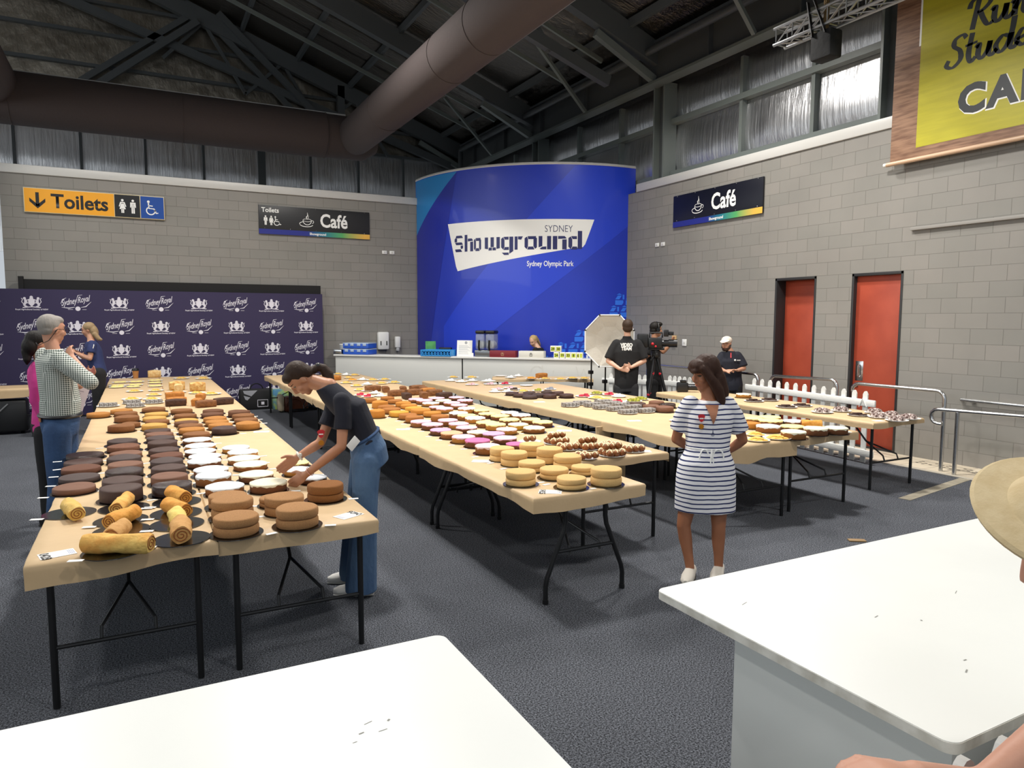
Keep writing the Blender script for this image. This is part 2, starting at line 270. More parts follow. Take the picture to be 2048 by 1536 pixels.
PLATES=[(-0.349,13.825,0.144,"f"),(-0.33,14.522,0.132,"f"),(-0.091,14.529,0.133,"f"),(-0.089,13.848,0.127,"f"),(-0.354,13.535,0.123,"f"),(0.238,14.667,0.129,"f"),(0.228,14.165,0.124,"f"),(0.215,13.472,0.118,"f"),(-0.115,13.489,0.117,"f"),(-0.091,12.662,0.127,"y"),(0.209,12.642,0.117,"y"),(0.17,11.924,0.11,"y"),(-0.119,11.463,0.136,"y"),(0.132,11.338,0.121,"y"),(-0.391,10.685,0.14,"l"),(-0.116,10.913,0.125,"l"),(0.15,10.828,0.13,"l"),(-0.075,10.482,0.125,"l"),(0.695,15.006,0.15,"y"),(1.066,14.767,0.15,"y"),(0.489,12.21,0.144,"y"),(0.762,11.963,0.123,"y"),(0.95,11.724,0.148,"y"),(3.644,14.729,0.112,"y"),(3.748,14.462,0.1,"w"),(3.883,14.325,0.11,"y"),(3.602,13.72,0.1,"y"),(3.595,13.164,0.101,"o"),(3.741,13.152,0.1,"w"),(3.874,13.027,0.12,"y"),(4.113,13.03,0.121,"y"),(4.08,12.349,0.133,"y"),(3.272,12.637,0.114,"y"),(3.292,12,0.118,"y"),(3.52,12.194,0.1,"w"),(3.815,12.26,0.113,"y"),(3.147,11.272,0.1,"y"),(3.212,11.107,0.1,"p"),(3.213,10.686,0.1,"w"),(2.933,10.509,0.1,"r"),(2.973,10.261,0.1,"r"),(3.116,10.265,0.1,"w"),(5.48,12.93,0.126,"y"),(5.8,12.772,0.145,"y"),(5.133,12.229,0.119,"w"),(5.222,11.955,0.117,"w"),(5.485,12.056,0.119,"w"),(5.74,11.872,0.136,"w"),(5.156,11.334,0.12,"p"),(5.489,11.274,0.13,"p"),(5.744,11.201,0.122,"r"),(5.193,10.391,0.112,"p"),(4.976,10.06,0.101,"w"),(5.489,10.523,0.123,"p"),(6.485,12.842,0.129,"e"),(6.467,12.38,0.116,"w"),(6.768,12.635,0.109,"w"),(6.721,11.998,0.123,"o"),(6.94,11.828,0.123,"y"),(7.153,11.598,0.131,"y"),(7.478,11.69,0.114,"y"),(7.652,11.541,0.114,"y"),(5.947,10.788,0.119,"e"),(5.433,10.272,0.112,"c"),(5.418,9.925,0.102,"y"),(5.667,9.889,0.102,"g"),(5.966,10.008,0.105,"b"),(5.152,9.972,0.1,"w"),(5.054,7.954,0.124,"l"),(5.899,8.878,0.147,"r"),(5.307,8.057,0.104,"l"),(5.324,7.828,0.117,"l"),(5.292,7.565,0.114,"l"),(5.643,8.041,0.1,"l"),(5.632,7.82,0.1,"l"),(5.342,7.339,0.112,"l"),(5.648,7.63,0.101,"l"),(5.309,7.038,0.123,"l"),(5.647,7.387,0.1,"l"),(5.581,7.026,0.11,"l"),(5.918,8.598,0.129,"y"),(6.287,9.008,0.109,"g"),(6.351,8.881,0.117,"r"),(6.331,8.614,0.114,"w"),(5.88,8.321,0.117,"y"),(5.908,8.064,0.123,"r"),(6.151,8.022,0.124,"g"),(6.386,8.151,0.11,"g"),(5.422,6.24,0.1,"e"),(5.45,5.106,0.1,"y"),(5.226,4.875,0.117,"y"),(5.492,4.878,0.137,"y"),(7.688,7.263,0.138,"c"),(7.973,7.248,0.131,"c"),(7.563,6.579,0.137,"c"),(7.86,6.579,0.131,"c"),(7.538,6.002,0.13,"d"),(7.856,5.975,0.124,"d"),(7.69,5.595,0.123,"c"),(8.072,5.665,0.119,"d"),(7.742,5.381,0.113,"d"),(8.016,5.399,0.1,"d"),(7.686,5.112,0.124,"d"),(7.963,5.148,0.127,"d")]
BUNS=[(3.239,5.807,0.108,2,"s"),(3.416,5.61,0.123,12,"x"),(3.343,5.294,0.094,5,"x"),(3.524,5.25,0.122,12,"x"),(3.535,4.897,0.124,12,"x"),(3.681,5.195,0.095,6,"x"),(3.811,4.961,0.1,6,"x"),(3.269,4.882,0.088,5,"x")]
LOAVES=[(3.351,11.005,"d",0.1),(3.439,10.874,"d",1.4),(3.403,10.236,"d",0.1),(3.407,9.784,"k",1.5),(3.688,10.75,"d",1.3),(3.958,10.792,"d",0.2),(3.966,10.526,"d",1.5),(3.94,10.329,"o",0.3),(3.675,9.797,"d",1.4),(3.942,10.046,"d",0.3),(3.92,9.601,"k",0.3),(3.688,10.251,"d",0.2),(3.236,13.386,"o",0.2),(0.478,10.363,"k",0.1),(0.41,10.509,"o",0.2),(0.653,10.331,"o",1.3),(0.746,10.066,"d",0.2),(0.982,10.279,"k",0.3),(0.749,10.995,"o",1.3),(0.432,11.413,"o",0.1),(0.517,12.694,"b",0.1),(0.518,12.145,"w",1.5),(0.804,12.39,"b",0.05),(0.243,15.586,"w",0.1),(7.043,12.157,"o",0.3)]
ROLLS=[(-0.416,4.935,-0.352,4.666,0.045,"p"),(-0.099,4.969,-0.16,4.695,0.042,"g"),(-0.056,4.579,-0.188,4.397,0.045,"o"),(-0.118,4.274,-0.165,4.112,0.045,"b"),(-0.263,4.002,-0.003,3.868,0.05,"g"),(0.139,5.012,0.219,4.774,0.045,"o"),(0.112,4.664,0.198,4.465,0.045,"o"),(0.149,4.408,0.156,4.25,0.045,"y"),(0.161,4.203,0.151,3.894,0.052,"b"),(6.285,5.244,6.418,5.127,0.045,"o")]
RBOARD=[[-0.409, 4.901], [-0.122, 4.882], [-0.133, 4.589], [-0.126, 4.364], [-0.157, 3.982], [0.172, 4.896], [0.156, 4.61], [0.15, 4.358], [0.157, 4.047]]
POSE={
"bend":dict(hd=(0.979,5.01,1.462),nk=(1.163,4.906,1.394),sL=(1.206,4.728,1.313),sR=(1.239,5.083,1.295),eL=(1.169,4.672,1.029),wL=(0.958,4.819,0.828),fL=(0.83,4.899,0.728),eR=(1.11,5.03,1.004),wR=(0.951,5.058,0.906),fR=(0.798,5.092,0.797),ch=(1.282,4.864,1.263),wa=(1.351,4.809,1.079),pv=(1.383,4.779,0.951),hL=(1.337,4.673,0.904),hR=(1.382,4.894,0.86),kL=(1.3,4.628,0.504),kR=(1.31,4.868,0.458),aL=(1.276,4.642,0.074),aR=(1.301,4.907,0.138),tL=(1.123,4.717,0.026),tR=(1.183,4.942,0.098)),
"strip":dict(hd=(3.637,3.912,1.483),nk=(3.672,3.897,1.292),sL=(3.833,3.809,1.263),sR=(3.51,3.98,1.273),eL=(3.925,3.801,0.991),wL=(3.912,3.954,0.873),fL=(3.844,4.008,0.831),eR=(3.5,4.047,0.994),wR=(3.737,4.046,0.872),fR=(3.859,4.025,0.846),ch=(3.667,3.886,1.165),wa=(3.649,3.874,0.953),pv=(3.633,3.866,0.801),hL=(3.715,3.818,0.746),hR=(3.547,3.906,0.746),kL=(3.696,3.787,0.353),kR=(3.47,3.907,0.364),aL=(3.698,3.778,0.055),aR=(3.485,3.843,0.043),tL=(3.552,3.659,0.037),tR=(3.355,3.738,0.016)),
"ging":dict(hd=(-0.646,7.134,1.777),nk=(-0.639,7.11,1.587),sL=(-0.745,7.445,1.544),sR=(-0.575,6.9,1.525),eR=(-0.369,6.807,1.346),wR=(-0.506,7.036,1.546),fR=(-0.554,7.131,1.666),eL=(-0.557,7.376,1.286),wL=(-0.464,7.101,1.296),fL=(-0.524,7.047,1.338),ch=(-0.635,7.149,1.436),wa=(-0.612,7.111,1.182),pv=(-0.623,7.097,0.991),hL=(-0.604,7.168,0.893),hR=(-0.635,6.982,0.922),kL=(-0.601,7.134,0.373),kR=(-0.646,6.959,0.417),aL=(-0.646,7.111,-0.08),aR=(-0.687,6.932,-0.044),tL=(-0.564,7.061,-0.145),tR=(-0.584,6.849,-0.108)),
"pink":dict(hd=(-0.811,7.773,1.64),nk=(-0.793,7.748,1.485),sL=(-0.82,7.981,1.412),sR=(-0.799,7.631,1.419),eR=(-0.84,7.601,1.143),wR=(-0.758,7.562,0.971),fR=(-0.691,7.525,0.953),eL=(-0.596,7.837,1.154),wL=(-0.435,7.715,1.337),fL=(-0.363,7.627,1.406),ch=(-0.789,7.786,1.331),wa=(-0.775,7.75,1.055),pv=(-0.778,7.735,0.894),hL=(-0.762,7.807,0.799),hR=(-0.781,7.617,0.828),kL=(-0.776,7.768,0.348),kR=(-0.787,7.574,0.389),aL=(-0.765,7.717,-0.094),aR=(-0.785,7.527,-0.049),tL=(-0.705,7.68,-0.14),tR=(-0.707,7.481,-0.104)),
"backd":dict(hd=(-0.656,13.481,1.682),nk=(-0.62,13.443,1.503),sL=(-0.601,13.257,1.443),sR=(-0.626,13.666,1.43),eL=(-0.635,13.196,1.229),wL=(-0.815,13.389,1.305),fL=(-0.89,13.512,1.35),eR=(-0.76,13.715,1.231),wR=(-0.844,13.656,1.327),fR=(-0.897,13.631,1.37),ch=(-0.598,13.414,1.332),wa=(-0.556,13.371,1.137),pv=(-0.539,13.35,1.015),hL=(-0.529,13.227,0.974),hR=(-0.546,13.461,0.958),kL=(-0.544,13.196,0.595),kR=(-0.547,13.421,0.573),aL=(-0.538,13.153,0.216),aR=(-0.54,13.38,0.204),tL=(-0.612,13.188,0.176),tR=(-0.614,13.414,0.162)),
"cafe":dict(hd=(6.939,12.528,1.415),nk=(7.022,12.469,1.274),sL=(6.893,12.361,1.221),sR=(7.157,12.562,1.207),eL=(6.824,12.379,1.042),wL=(6.747,12.466,0.94),fL=(6.675,12.501,0.919),eR=(7.166,12.535,0.995),wR=(6.955,12.468,0.923),fR=(6.883,12.504,0.903),ch=(7.035,12.449,1.144),wa=(7.062,12.413,0.934),pv=(7.066,12.398,0.803),hL=(6.998,12.34,0.779),hR=(7.131,12.45,0.767),kL=(6.983,12.309,0.41),kR=(7.116,12.42,0.394),aL=(6.968,12.279,0.041),aR=(7.101,12.389,0.021),tL=(6.86,12.332,0.001),tR=(6.991,12.442,-0.02)),
"video":dict(hd=(6.956,9.264,1.744),nk=(6.942,9.254,1.577),sL=(6.767,9.334,1.464),sR=(7.108,9.155,1.465),eL=(6.645,9.349,1.209),wL=(6.715,9.119,1.093),fL=(6.861,9.027,1.063),eR=(7.163,9.077,1.211),wR=(6.882,9.056,1.116),fR=(6.733,9.093,1.158),ch=(6.926,9.24,1.361),wa=(6.912,9.212,1.025),pv=(6.898,9.201,0.841),hL=(6.81,9.241,0.785),hR=(6.981,9.151,0.785),kL=(6.788,9.214,0.409),kR=(6.973,9.117,0.41),aL=(6.773,9.185,0.057),aR=(6.965,9.084,0.058),tL=(6.885,9.349,0.025),tR=(7.102,9.236,0.026)),
"camm":dict(hd=(7.747,9.524,1.696),nk=(7.71,9.526,1.528),sL=(7.805,9.694,1.436),sR=(7.531,9.406,1.434),eR=(7.445,9.409,1.244),wR=(7.546,9.343,1.344),fR=(7.606,9.314,1.361),eL=(7.901,9.517,1.313),wL=(7.987,9.429,1.443),fL=(8.023,9.399,1.562),ch=(7.68,9.523,1.343),wa=(7.682,9.488,1.023),pv=(7.683,9.471,0.855),hL=(7.774,9.528,0.778),hR=(7.586,9.402,0.796),kL=(7.782,9.487,0.422),kR=(7.579,9.368,0.429),aL=(7.775,9.453,0.066),aR=(7.557,9.343,0.079),tL=(7.894,9.413,0.054),tR=(7.675,9.279,0.062)),
"cap":dict(hd=(8.499,8.653,1.477),nk=(8.552,8.612,1.347),sL=(8.671,8.54,1.266),sR=(8.411,8.677,1.266),eL=(8.699,8.45,1.083),wL=(8.507,8.412,1.059),fL=(8.414,8.429,1.077),eR=(8.339,8.663,1.089),wR=(8.328,8.494,1.051),fR=(8.385,8.443,1.061),ch=(8.539,8.603,1.201),wa=(8.549,8.57,0.932),pv=(8.544,8.56,0.81),hL=(8.608,8.522,0.77),hR=(8.478,8.591,0.77),kL=(8.594,8.493,0.42),kR=(8.463,8.562,0.42),aL=(8.58,8.465,0.078),aR=(8.45,8.534,0.078),tL=(8.403,8.354,0.074),tR=(8.274,8.421,0.074)),
}
# ---------------------------------------------------------------- the hall
XR,YB,YH,XH=9.35,16.07,21.4,9.75
grey_steel=mat('grey_green_steel','#6c7370',.45); dark_steel=mat('dark_steel','#4a4e50',.5); white_cap=mat('white_flashing','#c9c8c4',.4)
black_plastic=mat('black_plastic','#131416',.4); black_steel=mat('black_steel_tube','#1d1e20',.35,.3); white_plastic=mat('white_plastic','#e9e9e6',.35)
steel=mat('brushed_stainless','#c2c3c4',.22,1)
bm=B(); box(bm,-9,9.6,-6,YH+.2,-.1,0); struct(obj('floor',bm,carpet_mat(),smooth=False))
def tile_mat():
    m,n,l,b=node_mat('cream_tiles',.5); g=n.new('ShaderNodeNewGeometry'); k=n.new('ShaderNodeTexBrick'); l.new(g.outputs['Position'],k.inputs['Vector']); k.offset=0
    k.inputs['Scale'].default_value=1; k.inputs['Brick Width'].default_value=.3; k.inputs['Row Height'].default_value=.3; k.inputs['Mortar Size'].default_value=.006
    k.inputs['Color1'].default_value=H('#d6cab4'); k.inputs['Color2'].default_value=H('#cbbea8'); k.inputs['Mortar'].default_value=H('#9c9080'); l.new(k.outputs[0],b.inputs['Base Color']); return m
bm=B(); box(bm,8.66,XR,-3,15.9,0,.006); struct(obj('floor',bm,tile_mat(),smooth=False))
bm=B(); box(bm,8.6,8.66,-3,9.6,0,.012,.003); struct(obj('trim_1',bm,mat('carpet_edge_strip','#b9b2a4',.45)))
bm=B(); bar(bm,(7.05,4.56,.002),(8.6,4.83,.002),.12,.004); tag(obj('floor_tape',bm,mat('beige_tape','#a79f8d',.5,var=(9,'#8d8676'))),'long strip of beige tape across the carpet near the tiled edge','tape')
# right block wall with two door openings
def wallpieces(bm,y0,y1,z1,holes):
    y=y0
    for a,b_,zt in sorted(holes):
        box(bm,XR,XR+.3,y,a,0,z1); box(bm,XR,XR+.3,a,b_,zt,z1); y=b_
    box(bm,XR,XR+.3,y,y1,0,z1)
DOORS=((6.23,7.02,2.55),(7.65,8.45,2.55))
bm=B(); wallpieces(bm,-3,YB,4.52,DOORS); struct(obj('wall_right',bm,block_mat('grey_blockwork_right',1),smooth=False))
bm=B(); box(bm,-2.14,XR,YB,YB+.2,0,4.53); struct(obj('wall_back',bm,block_mat('grey_blockwork_back',0),smooth=False))
bm=B(); box(bm,XR-.03,XR+.33,-3,12.2,4.52,4.68,.01); struct(obj('trim_2',bm,white_cap))
bm=B(); box(bm,-2.16,6.0,YB-.03,YB+.24,4.53,4.69,.01); struct(obj('trim_3',bm,white_cap))
foil_v=foil_mat('foil_wall_lining',(10,10,.6),.3,.34,'#dcdcde'); foil_r=foil_mat('foil_roof_lining',(.7,16,16),.8,.27,'#8c857d'); foil_g=foil_mat('foil_gable_lining',(2.6,2.6,1.6),.55,.36,'#8f887c')
def pillow(bm,P,a0,a1,z0,z1,cuts,dep):
    """foil sheet sagging between its studs and rails"""
    n=14; zs=[z0+(z1-z0)*k/n for k in range(n+1)]
    for c0,c1 in zip(cuts,cuts[1:]):
        m=6; g=[[bm.verts.new(P(c0+(c1-c0)*i/m,z,dep*math.sin(PI*(k/n/.7 if k/n<.35 else .5+(k/n-.35)/1.3))*(.6+.4*math.sin(PI*i/m)))) for k,z in enumerate(zs)] for i in range(m+1)]
        for i in range(m):
            for k in range(n): bm.faces.new((g[i][k],g[i+1][k],g[i+1][k+1],g[i][k+1]))
bm=B(); box(bm,XH,XH+.1,-5,YH,4.3,7.3)
for z0,z1 in ((4.82,5.76),(5.84,6.55)): pillow(bm,lambda a,z,d:V((XH-.01-d,a,z)),0,0,z0,z1,(-3,0,2.3,4.6,6.6,8.08,9.61,11.6,13.2,14.9,16.6,18.2,19.7,21.3),.055)
struct(obj('wall_right',bm,foil_v,angle=80))
def roofz(x): return 7.25+.36*(XH-x) if x>-3.2 else 7.25+.36*(XH+3.2)-.36*(-3.2-x)
bm=B(); box(bm,-9,XH,YH,YH+.1,3.5,6.75)
pillow(bm,lambda a,z,d:V((a,YH-.01-d,z)),0,0,5.5,6.75,(-5,-3.8,-2.5,-1.1,.35,1.75,3.25,4.6,6.0,7.4,9.6),.06); struct(obj('wall_back',bm,foil_v,angle=80))
bm=B(); v=[bm.verts.new(p) for p in ((-9,YH-.02,6.75),(XH,YH-.02,6.75),(XH,YH-.02,7.25),(-3.2,YH-.02,roofz(-3.2)),(-9,YH-.02,roofz(-9)))]; bm.faces.new(v)
struct(obj('wall_back',bm,foil_g,smooth=False))
bm=B(); v=[bm.verts.new((x,y,roofz(x))) for x in (XH,-3.2,-9) for y in (-6,YH)]
bm.faces.new((v[0],v[1],v[3],v[2])); bm.faces.new((v[2],v[3],v[5],v[4])); struct(obj('ceiling',bm,foil_r,smooth=False))
bm=B(); box(bm,-9.1,-9,-6,YH,0,9.5); struct(obj('wall_left',bm,mat('pale_panel_wall','#8e9092',.6),smooth=False))
bm=B(); box(bm,-8.96,-8.9,-4,20,3.6,6.6); struct(obj('window_1',bm,mat('daylit_glazing','#eef4f6',.3,emit=3)))
# steelwork
def beam(name,label,cat,fn,m,group=None):
    bm=B(); fn(bm); return tag(obj(name,bm,m),label,cat,group)
# eave beam along the right wall
t=empty('eave_beam',(9.3,8,6.5)); tag(t,'deep dark steel eave beam running above the right hand foil panels','beam')
bm=B(); box(bm,-.03,.03,-12,13.2,.05,.75); o=obj('web',bm,dark_steel,t,smooth=False)
bm=B(); box(bm,-.14,.14,-12,13.2,0,.05); obj('flange',bm,grey_steel,t,smooth=False)
bm=B(); box(bm,-.14,.14,-12,13.2,.75,.8); obj('flange',bm,dark_steel,t,smooth=False)
bm=B()
for y in range(-10,14,2): box(bm,-.13,-.03,y-.012,y+.012,.05,.75)
obj('stiffener',bm,dark_steel,t,smooth=False)
bm=B(); tube(bm,[(9.0,-3,7.05),(9.0,20.6,7.05),(9.0,20.6,5.2)],.07,12); tag(obj('downpipe',bm,dark_steel),'long round grey pipe running along the eave beam','pipe')
# columns
for i,y in enumerate((6.6,11.6,16.6,21.2)):
    t=empty('steel_column',(XR+.2,y,4.6)); q=('beside the lime banner','at the right end of the blue curved wall','just above the blue curved wall','in the far back corner of the hall')[i]
    tag(t,'grey green steel wall column '+q,'column','steel wall columns')
    bm=B(); box(bm,-.16,.16,-.17,-.13,.08,1.95); box(bm,-.16,.16,.13,.17,.08,1.95); obj('flange',bm,grey_steel,t,smooth=False)
    bm=B(); box(bm,-.02,.02,-.13,.13,.08,1.95); obj('web',bm,dark_steel,t,smooth=False)
# girts and studs of the right wall
for i,(z,s) in enumerate(((5.8,'middle'),(4.78,'lower'))):
    beam('wall_girt','%s horizontal steel rail across the right hand foil panels'%s,'rail',lambda b:box(b,XR+.22,XH-.02,-4,21,z-.05,z+.05),grey_steel)
for i,y in enumerate((4.6,8.08,9.61,13.2,14.9,18.2,19.7)):
    beam('wall_stud','vertical steel stud on right foil wall, %s from the near end'%ORD[i],'stud',lambda b:box(b,XR+.26,XH-.02,y-.035,y+.035,4.7,6.5),grey_steel,'studs of the right foil wall')
# studs/girts of the gable wall
for i,x in enumerate((-2.5,-1.1,.35,1.75,3.25,4.6,6.0,7.4)):
    w=.1 if i==4 else .03
    beam('wall_stud','vertical steel stud on the back foil wall, %s from the left'%ORD[i],'stud',lambda b:box(b,x-w,x+w,YH-.12,YH-.03,4.0,6.8),dark_steel,'studs of the back foil wall')
for i,z in enumerate((5.5,6.78,7.5,8.2,9.0,9.75)):
    x1=min(XH,XH-(z-7.2)/.36)
    beam('wall_girt','horizontal rail across the back gable wall, %s from the bottom'%ORD[i],'rail',lambda b:box(b,-9,x1,YH-.14,YH-.03,z-.04,z+.04),dark_steel,'rails of the back gable wall')
beam('gable_brace','steel diagonal falling left from the gable apex plate','brace',lambda b:[bar(b,(1.7,YH-.3,9.9),(-1.3,YH-.3,7.5),.14,.14),bar(b,(1.7,YH-.45,9.6),(-.9,YH-.45,7.45),.12,.16)],dark_steel)
beam('gable_brace','steel diagonal falling right from the gable apex plate','brace',lambda b:[bar(b,(1.8,YH-.3,9.9),(4.6,YH-.3,7.2),.12,.14),bar(b,(2.2,YH-.45,9.9),(5.4,YH-.45,7.0),.12,.16)],dark_steel)
beam('gable_post','short vertical steel post near the right of the gable','post',lambda b:box(b,5.35,5.55,YH-.4,YH-.2,6.8,8.55),dark_steel)
# roof frames
for i,y in enumerate((1.6,6.6,11.6,16.6,21.1)):
    t=empty('roof_frame',(XR,y,7.0)); tag(t,'sloping steel roof frame, %s from the back wall'%ORD[4-i],'roof frame','steel roof frames')
    bm=B(); bar(bm,(0,0,.05),(-12.5,0,.05+.36*12.5),.2,.42); obj('rafter',bm,dark_steel,t,smooth=False)
    bm=B(); bar(bm,(-.1,0,-.4),(-1.5,0,.25),.12,.14); obj('knee_brace',bm,grey_steel,t,smooth=False)
    if i in (2,4):
        bm=B(); bar(bm,(-1.2,0,-.6) if i<4 else (-.5,0,-.35),(-12.5,0,3.2),.14,.2); obj('bottom_chord',bm,dark_steel,t,smooth=False)
        bm=B()
        for k in range(3):
            xa,xb=-2.5-k*2,-3.5-k*2; bar(bm,(xa,0,-.3-.31*xa-.75),(xb,0,-.36*xb-.05),.08,.08); bar(bm,(xb-1,0,-.3-.31*(xb-1)-.75),(xb,0,-.36*xb-.05),.08,.08)
        obj('web_member',bm,dark_steel,t,smooth=False)
for i in range(8):
    x=8.6-i*1.45; z=roofz(x)-.12
    beam('roof_purlin','long roof purlin under the foil, %s from the right eave'%ORD[i],'purlin',lambda b:box(b,x-.04,x+.04,-5,YH-.1,z-.09,z+.07),dark_steel,'roof purlins')
for i,y in enumerate((8.9,13.9,18.7)):
    beam('fly_brace','thin angled roof brace down to the eave beam, %s from the camera'%ORD[i],'brace',lambda b:bar(b,(9.15,y,6.55),(7.6,y-.25,7.85),.07,.07),grey_steel,'thin braces of the eave beam')
for i,y in enumerate((9.3,12.9,14.4,18.0,19.3)):
    beam('roof_tie','slim sloping roof tie below the purlins, %s from the camera'%ORD[i],'brace',lambda b:bar(b,(8.9,y,7.3),(1.2,y,7.3+.36*7.6),.06,.09),grey_steel,'slim roof ties')
# fabric ducts
duct=mat('dark_brown_duct_fabric','#4a4140',.9,bump=(26,.15),stretch=(1,1,1))
bm=B(); tube(bm,[(-9,17,6.1),(-6,17,6.1),(3.98,17,6.1),(4.0,17,6.1),(4.9,17,6.1),(5.2,17,6.1)],[.5,.5,.5,.485,.485,.3],36)
for x in (-5,-2,1,4): tube(bm,arcpts((x,17,6.1),.502,0,2*PI,(0,1,0),(0,0,1),36),.006,5,False)
t=obj('air_duct',bm,duct); tag(t,'fat dark brown fabric duct running across under the back gable','duct')
bm=B(); box(bm,-2.0,4.5,16.98,17.02,6.59,6.63); obj('hanging_rail',bm,white_cap,t,smooth=False)
bm=B(); tube(bm,[(4.65,16.9,6.1),(4.65,16.4,6.1),(4.65,-4,6.1)],.42,36)
for y in (14.3,11,9.6,6): tube(bm,arcpts((4.65,y,6.1),.424,0,2*PI,(1,0,0),(0,0,1),36),.006,5,False)
tag(obj('air_duct',bm,duct),'fat dark brown fabric duct coming forward overhead right of centre','duct')
bm=B(); tube(bm,[(-2.3,16.9,6.3),(-2.3,-2,6.3)],.46,36); tag(obj('air_duct',bm,duct),'fat dark brown fabric duct coming forward at the top left corner','duct')
# doors
red=mat('red_door_paint','#a5452e',.5,var=(2.5,'#983c27')); frame_m=mat('black_door_frame','#2a2a2b',.45)
for i,(a,b_,zt) in enumerate(DOORS):
    rec=.06 if i==0 else .2
    t=struct(empty('door_%d'%(i+1),(XR,a,0)))
    bm=B(); w=b_-a; box(bm,rec,rec+.045,.035,w-.035,.03,zt-.04,.003); leaf=obj('leaf',bm,red,t)
    bm=B(); box(bm,-.012,.25,0,.03,0,zt,.003) ; box(bm,-.012,.25,w-.035,w,0,zt,.003); box(bm,-.012,.25,0,w,zt-.04,zt,.003); obj('frame',bm,frame_m,t)
    bm=B(); box(bm,-.0,.25,0,w,0,.03); obj('threshold',bm,frame_m,t)
    bm=B(); box(bm,.25,.29,0,w,0,zt); obj('backing',bm,frame_m,t,smooth=False)
    if i==0:
        bm=B(); box(bm,rec-.004,rec+.002,w-.2,w-.075,.98,1.27,.002); obj('push_plate',bm,steel,t)
        bm=B(); tube(bm,[(rec,w-.14,1.03),(rec-.04,w-.14,1.05),(rec-.04,w-.14,1.2),(rec,w-.14,1.22)],.012,10); obj('pull_handle',bm,steel,t)
        bm=B(); tube(bm,[(rec-.012,w-.1,.91),(rec+.01,w-.1,.91)],.028,16); obj('lock',bm,steel,t)
# wall ledge, switches, dispensers
bm=B(); box(bm,XR-.05,XR+.01,2,6.14,3.08,3.12,.004); struct(obj('trim_4',bm,mat('ledge_grey','#8f8c87',.5)))
def wall_plate(x,y,z,label,facing,w=.115,h=.075):
    t=empty('power_outlet',(x,y,z)); tag(t,label,'socket')
    bm=B(); box(bm,-w/2,w/2,-.014,0,-h/2,h/2,.004); obj('cover_plate',bm,white_plastic,t)
    bm=B(); box(bm,-.02,.02,-.02,-.012,-.018,.018,.003); obj('rocker',bm,mat('outlet_grey','#cfcfcb',.4),t)
    if facing=='x': t.rotation_euler=(0,0,-PI/2)
for x,s in ((5.1,'left'),(5.28,'right')): wall_plate(x,YB-.005,3.4,'white switch plate on back wall, %s of the pair by blue panel'%s,'y')
for y,s in ((11.5,'left'),(11.32,'right')): wall_plate(XR-.005,y,3.37,'white switch plate, %s of the pair below left end of right cafe sign'%s,'x')
wall_plate(XR-.005,10.62,1.43,'square white outlet on right wall beside the cameraman','x',.12,.13)
bm=B(); box(bm,XR-.04,XR,10.86,10.96,1.36,1.56,.006); tag(obj('wall_box',bm,mat('tan_plastic','#c9a877',.5)),'small tan box on the right wall by the raised hand','box')
t=empty('towel_dispenser',(5.02,YB-.005,1.36)); tag(t,'white paper towel dispenser on the back wall above the counter','dispenser')
bm=B(); box(bm,-.13,.13,-.12,0,-.2,.21,.03); obj('housing',bm,white_plastic,t)
bm=B()
for x in (-.07,.07): box(bm,x-.012,x+.012,-.124,-.118,-.1,.0,.003)
obj('sight_slot',bm,black_plastic,t)
t=empty('soap_dispenser',(5.37,YB-.005,1.28)); tag(t,'slim white soap dispenser on the back wall above the counter','dispenser')
bm=B(); box(bm,-.06,.06,-.1,0,-.08,.18,.02); obj('housing',bm,white_plastic,t)
bm=B(); box(bm,-.035,.035,-.09,-.01,-.16,-.08,.012); obj('nozzle',bm,mat('pale_grey_plastic','#b7b9ba',.35),t)
# ---------------------------------------------------------------- wall signs
ink=mat('sign_black','#101113',.45); sign_white=mat('sign_white','#f2f2ef',.5); s_yel=mat('sign_amber','#f2a71c',.45); s_blue=mat('sign_blue','#12479a',.4)
def man(F,x,y,h):
    F.disc(x,y+.9*h,.085*h); F.poly([(x-.17*h,y+.78*h),(x+.17*h,y+.78*h),(x+.19*h,y+.42*h),(x+.13*h,y+.42*h),(x+.1*h,y+.66*h),(x-.1*h,y+.66*h),(x-.13*h,y+.42*h),(x-.19*h,y+.42*h)])
    F.rect(x-.105*h,y,x-.012*h,y+.68*h); F.rect(x+.012*h,y,x+.105*h,y+.68*h)
def woman(F,x,y,h):
    F.disc(x,y+.9*h,.085*h); F.poly([(x-.14*h,y+.78*h),(x+.14*h,y+.78*h),(x+.24*h,y+.46*h),(x+.18*h,y+.44*h),(x+.1*h,y+.66*h),(x-.1*h,y+.66*h),(x-.18*h,y+.44*h),(x-.24*h,y+.46*h)])
    F.poly([(x-.08*h,y+.7*h),(x+.08*h,y+.7*h),(x+.2*h,y+.27*h),(x-.2*h,y+.27*h)]); F.rect(x-.09*h,y,x-.012*h,y+.3*h); F.rect(x+.012*h,y,x+.09*h,y+.3*h)
def chair_icon(F,x,y,h):
    F.disc(x-.16*h,y+.92*h,.09*h); F.stroke([(x-.16*h,y+.82*h),(x-.14*h,y+.44*h),(x+.2*h,y+.42*h),(x+.34*h,y+.1*h),(x+.46*h,y+.14*h)],.085*h); F.stroke([(x-.15*h,y+.64*h),(x+.12*h,y+.62*h)],.07*h)
    F.arc(x-.02*h,y+.28*h,.28*h,130,380,.075*h,18)
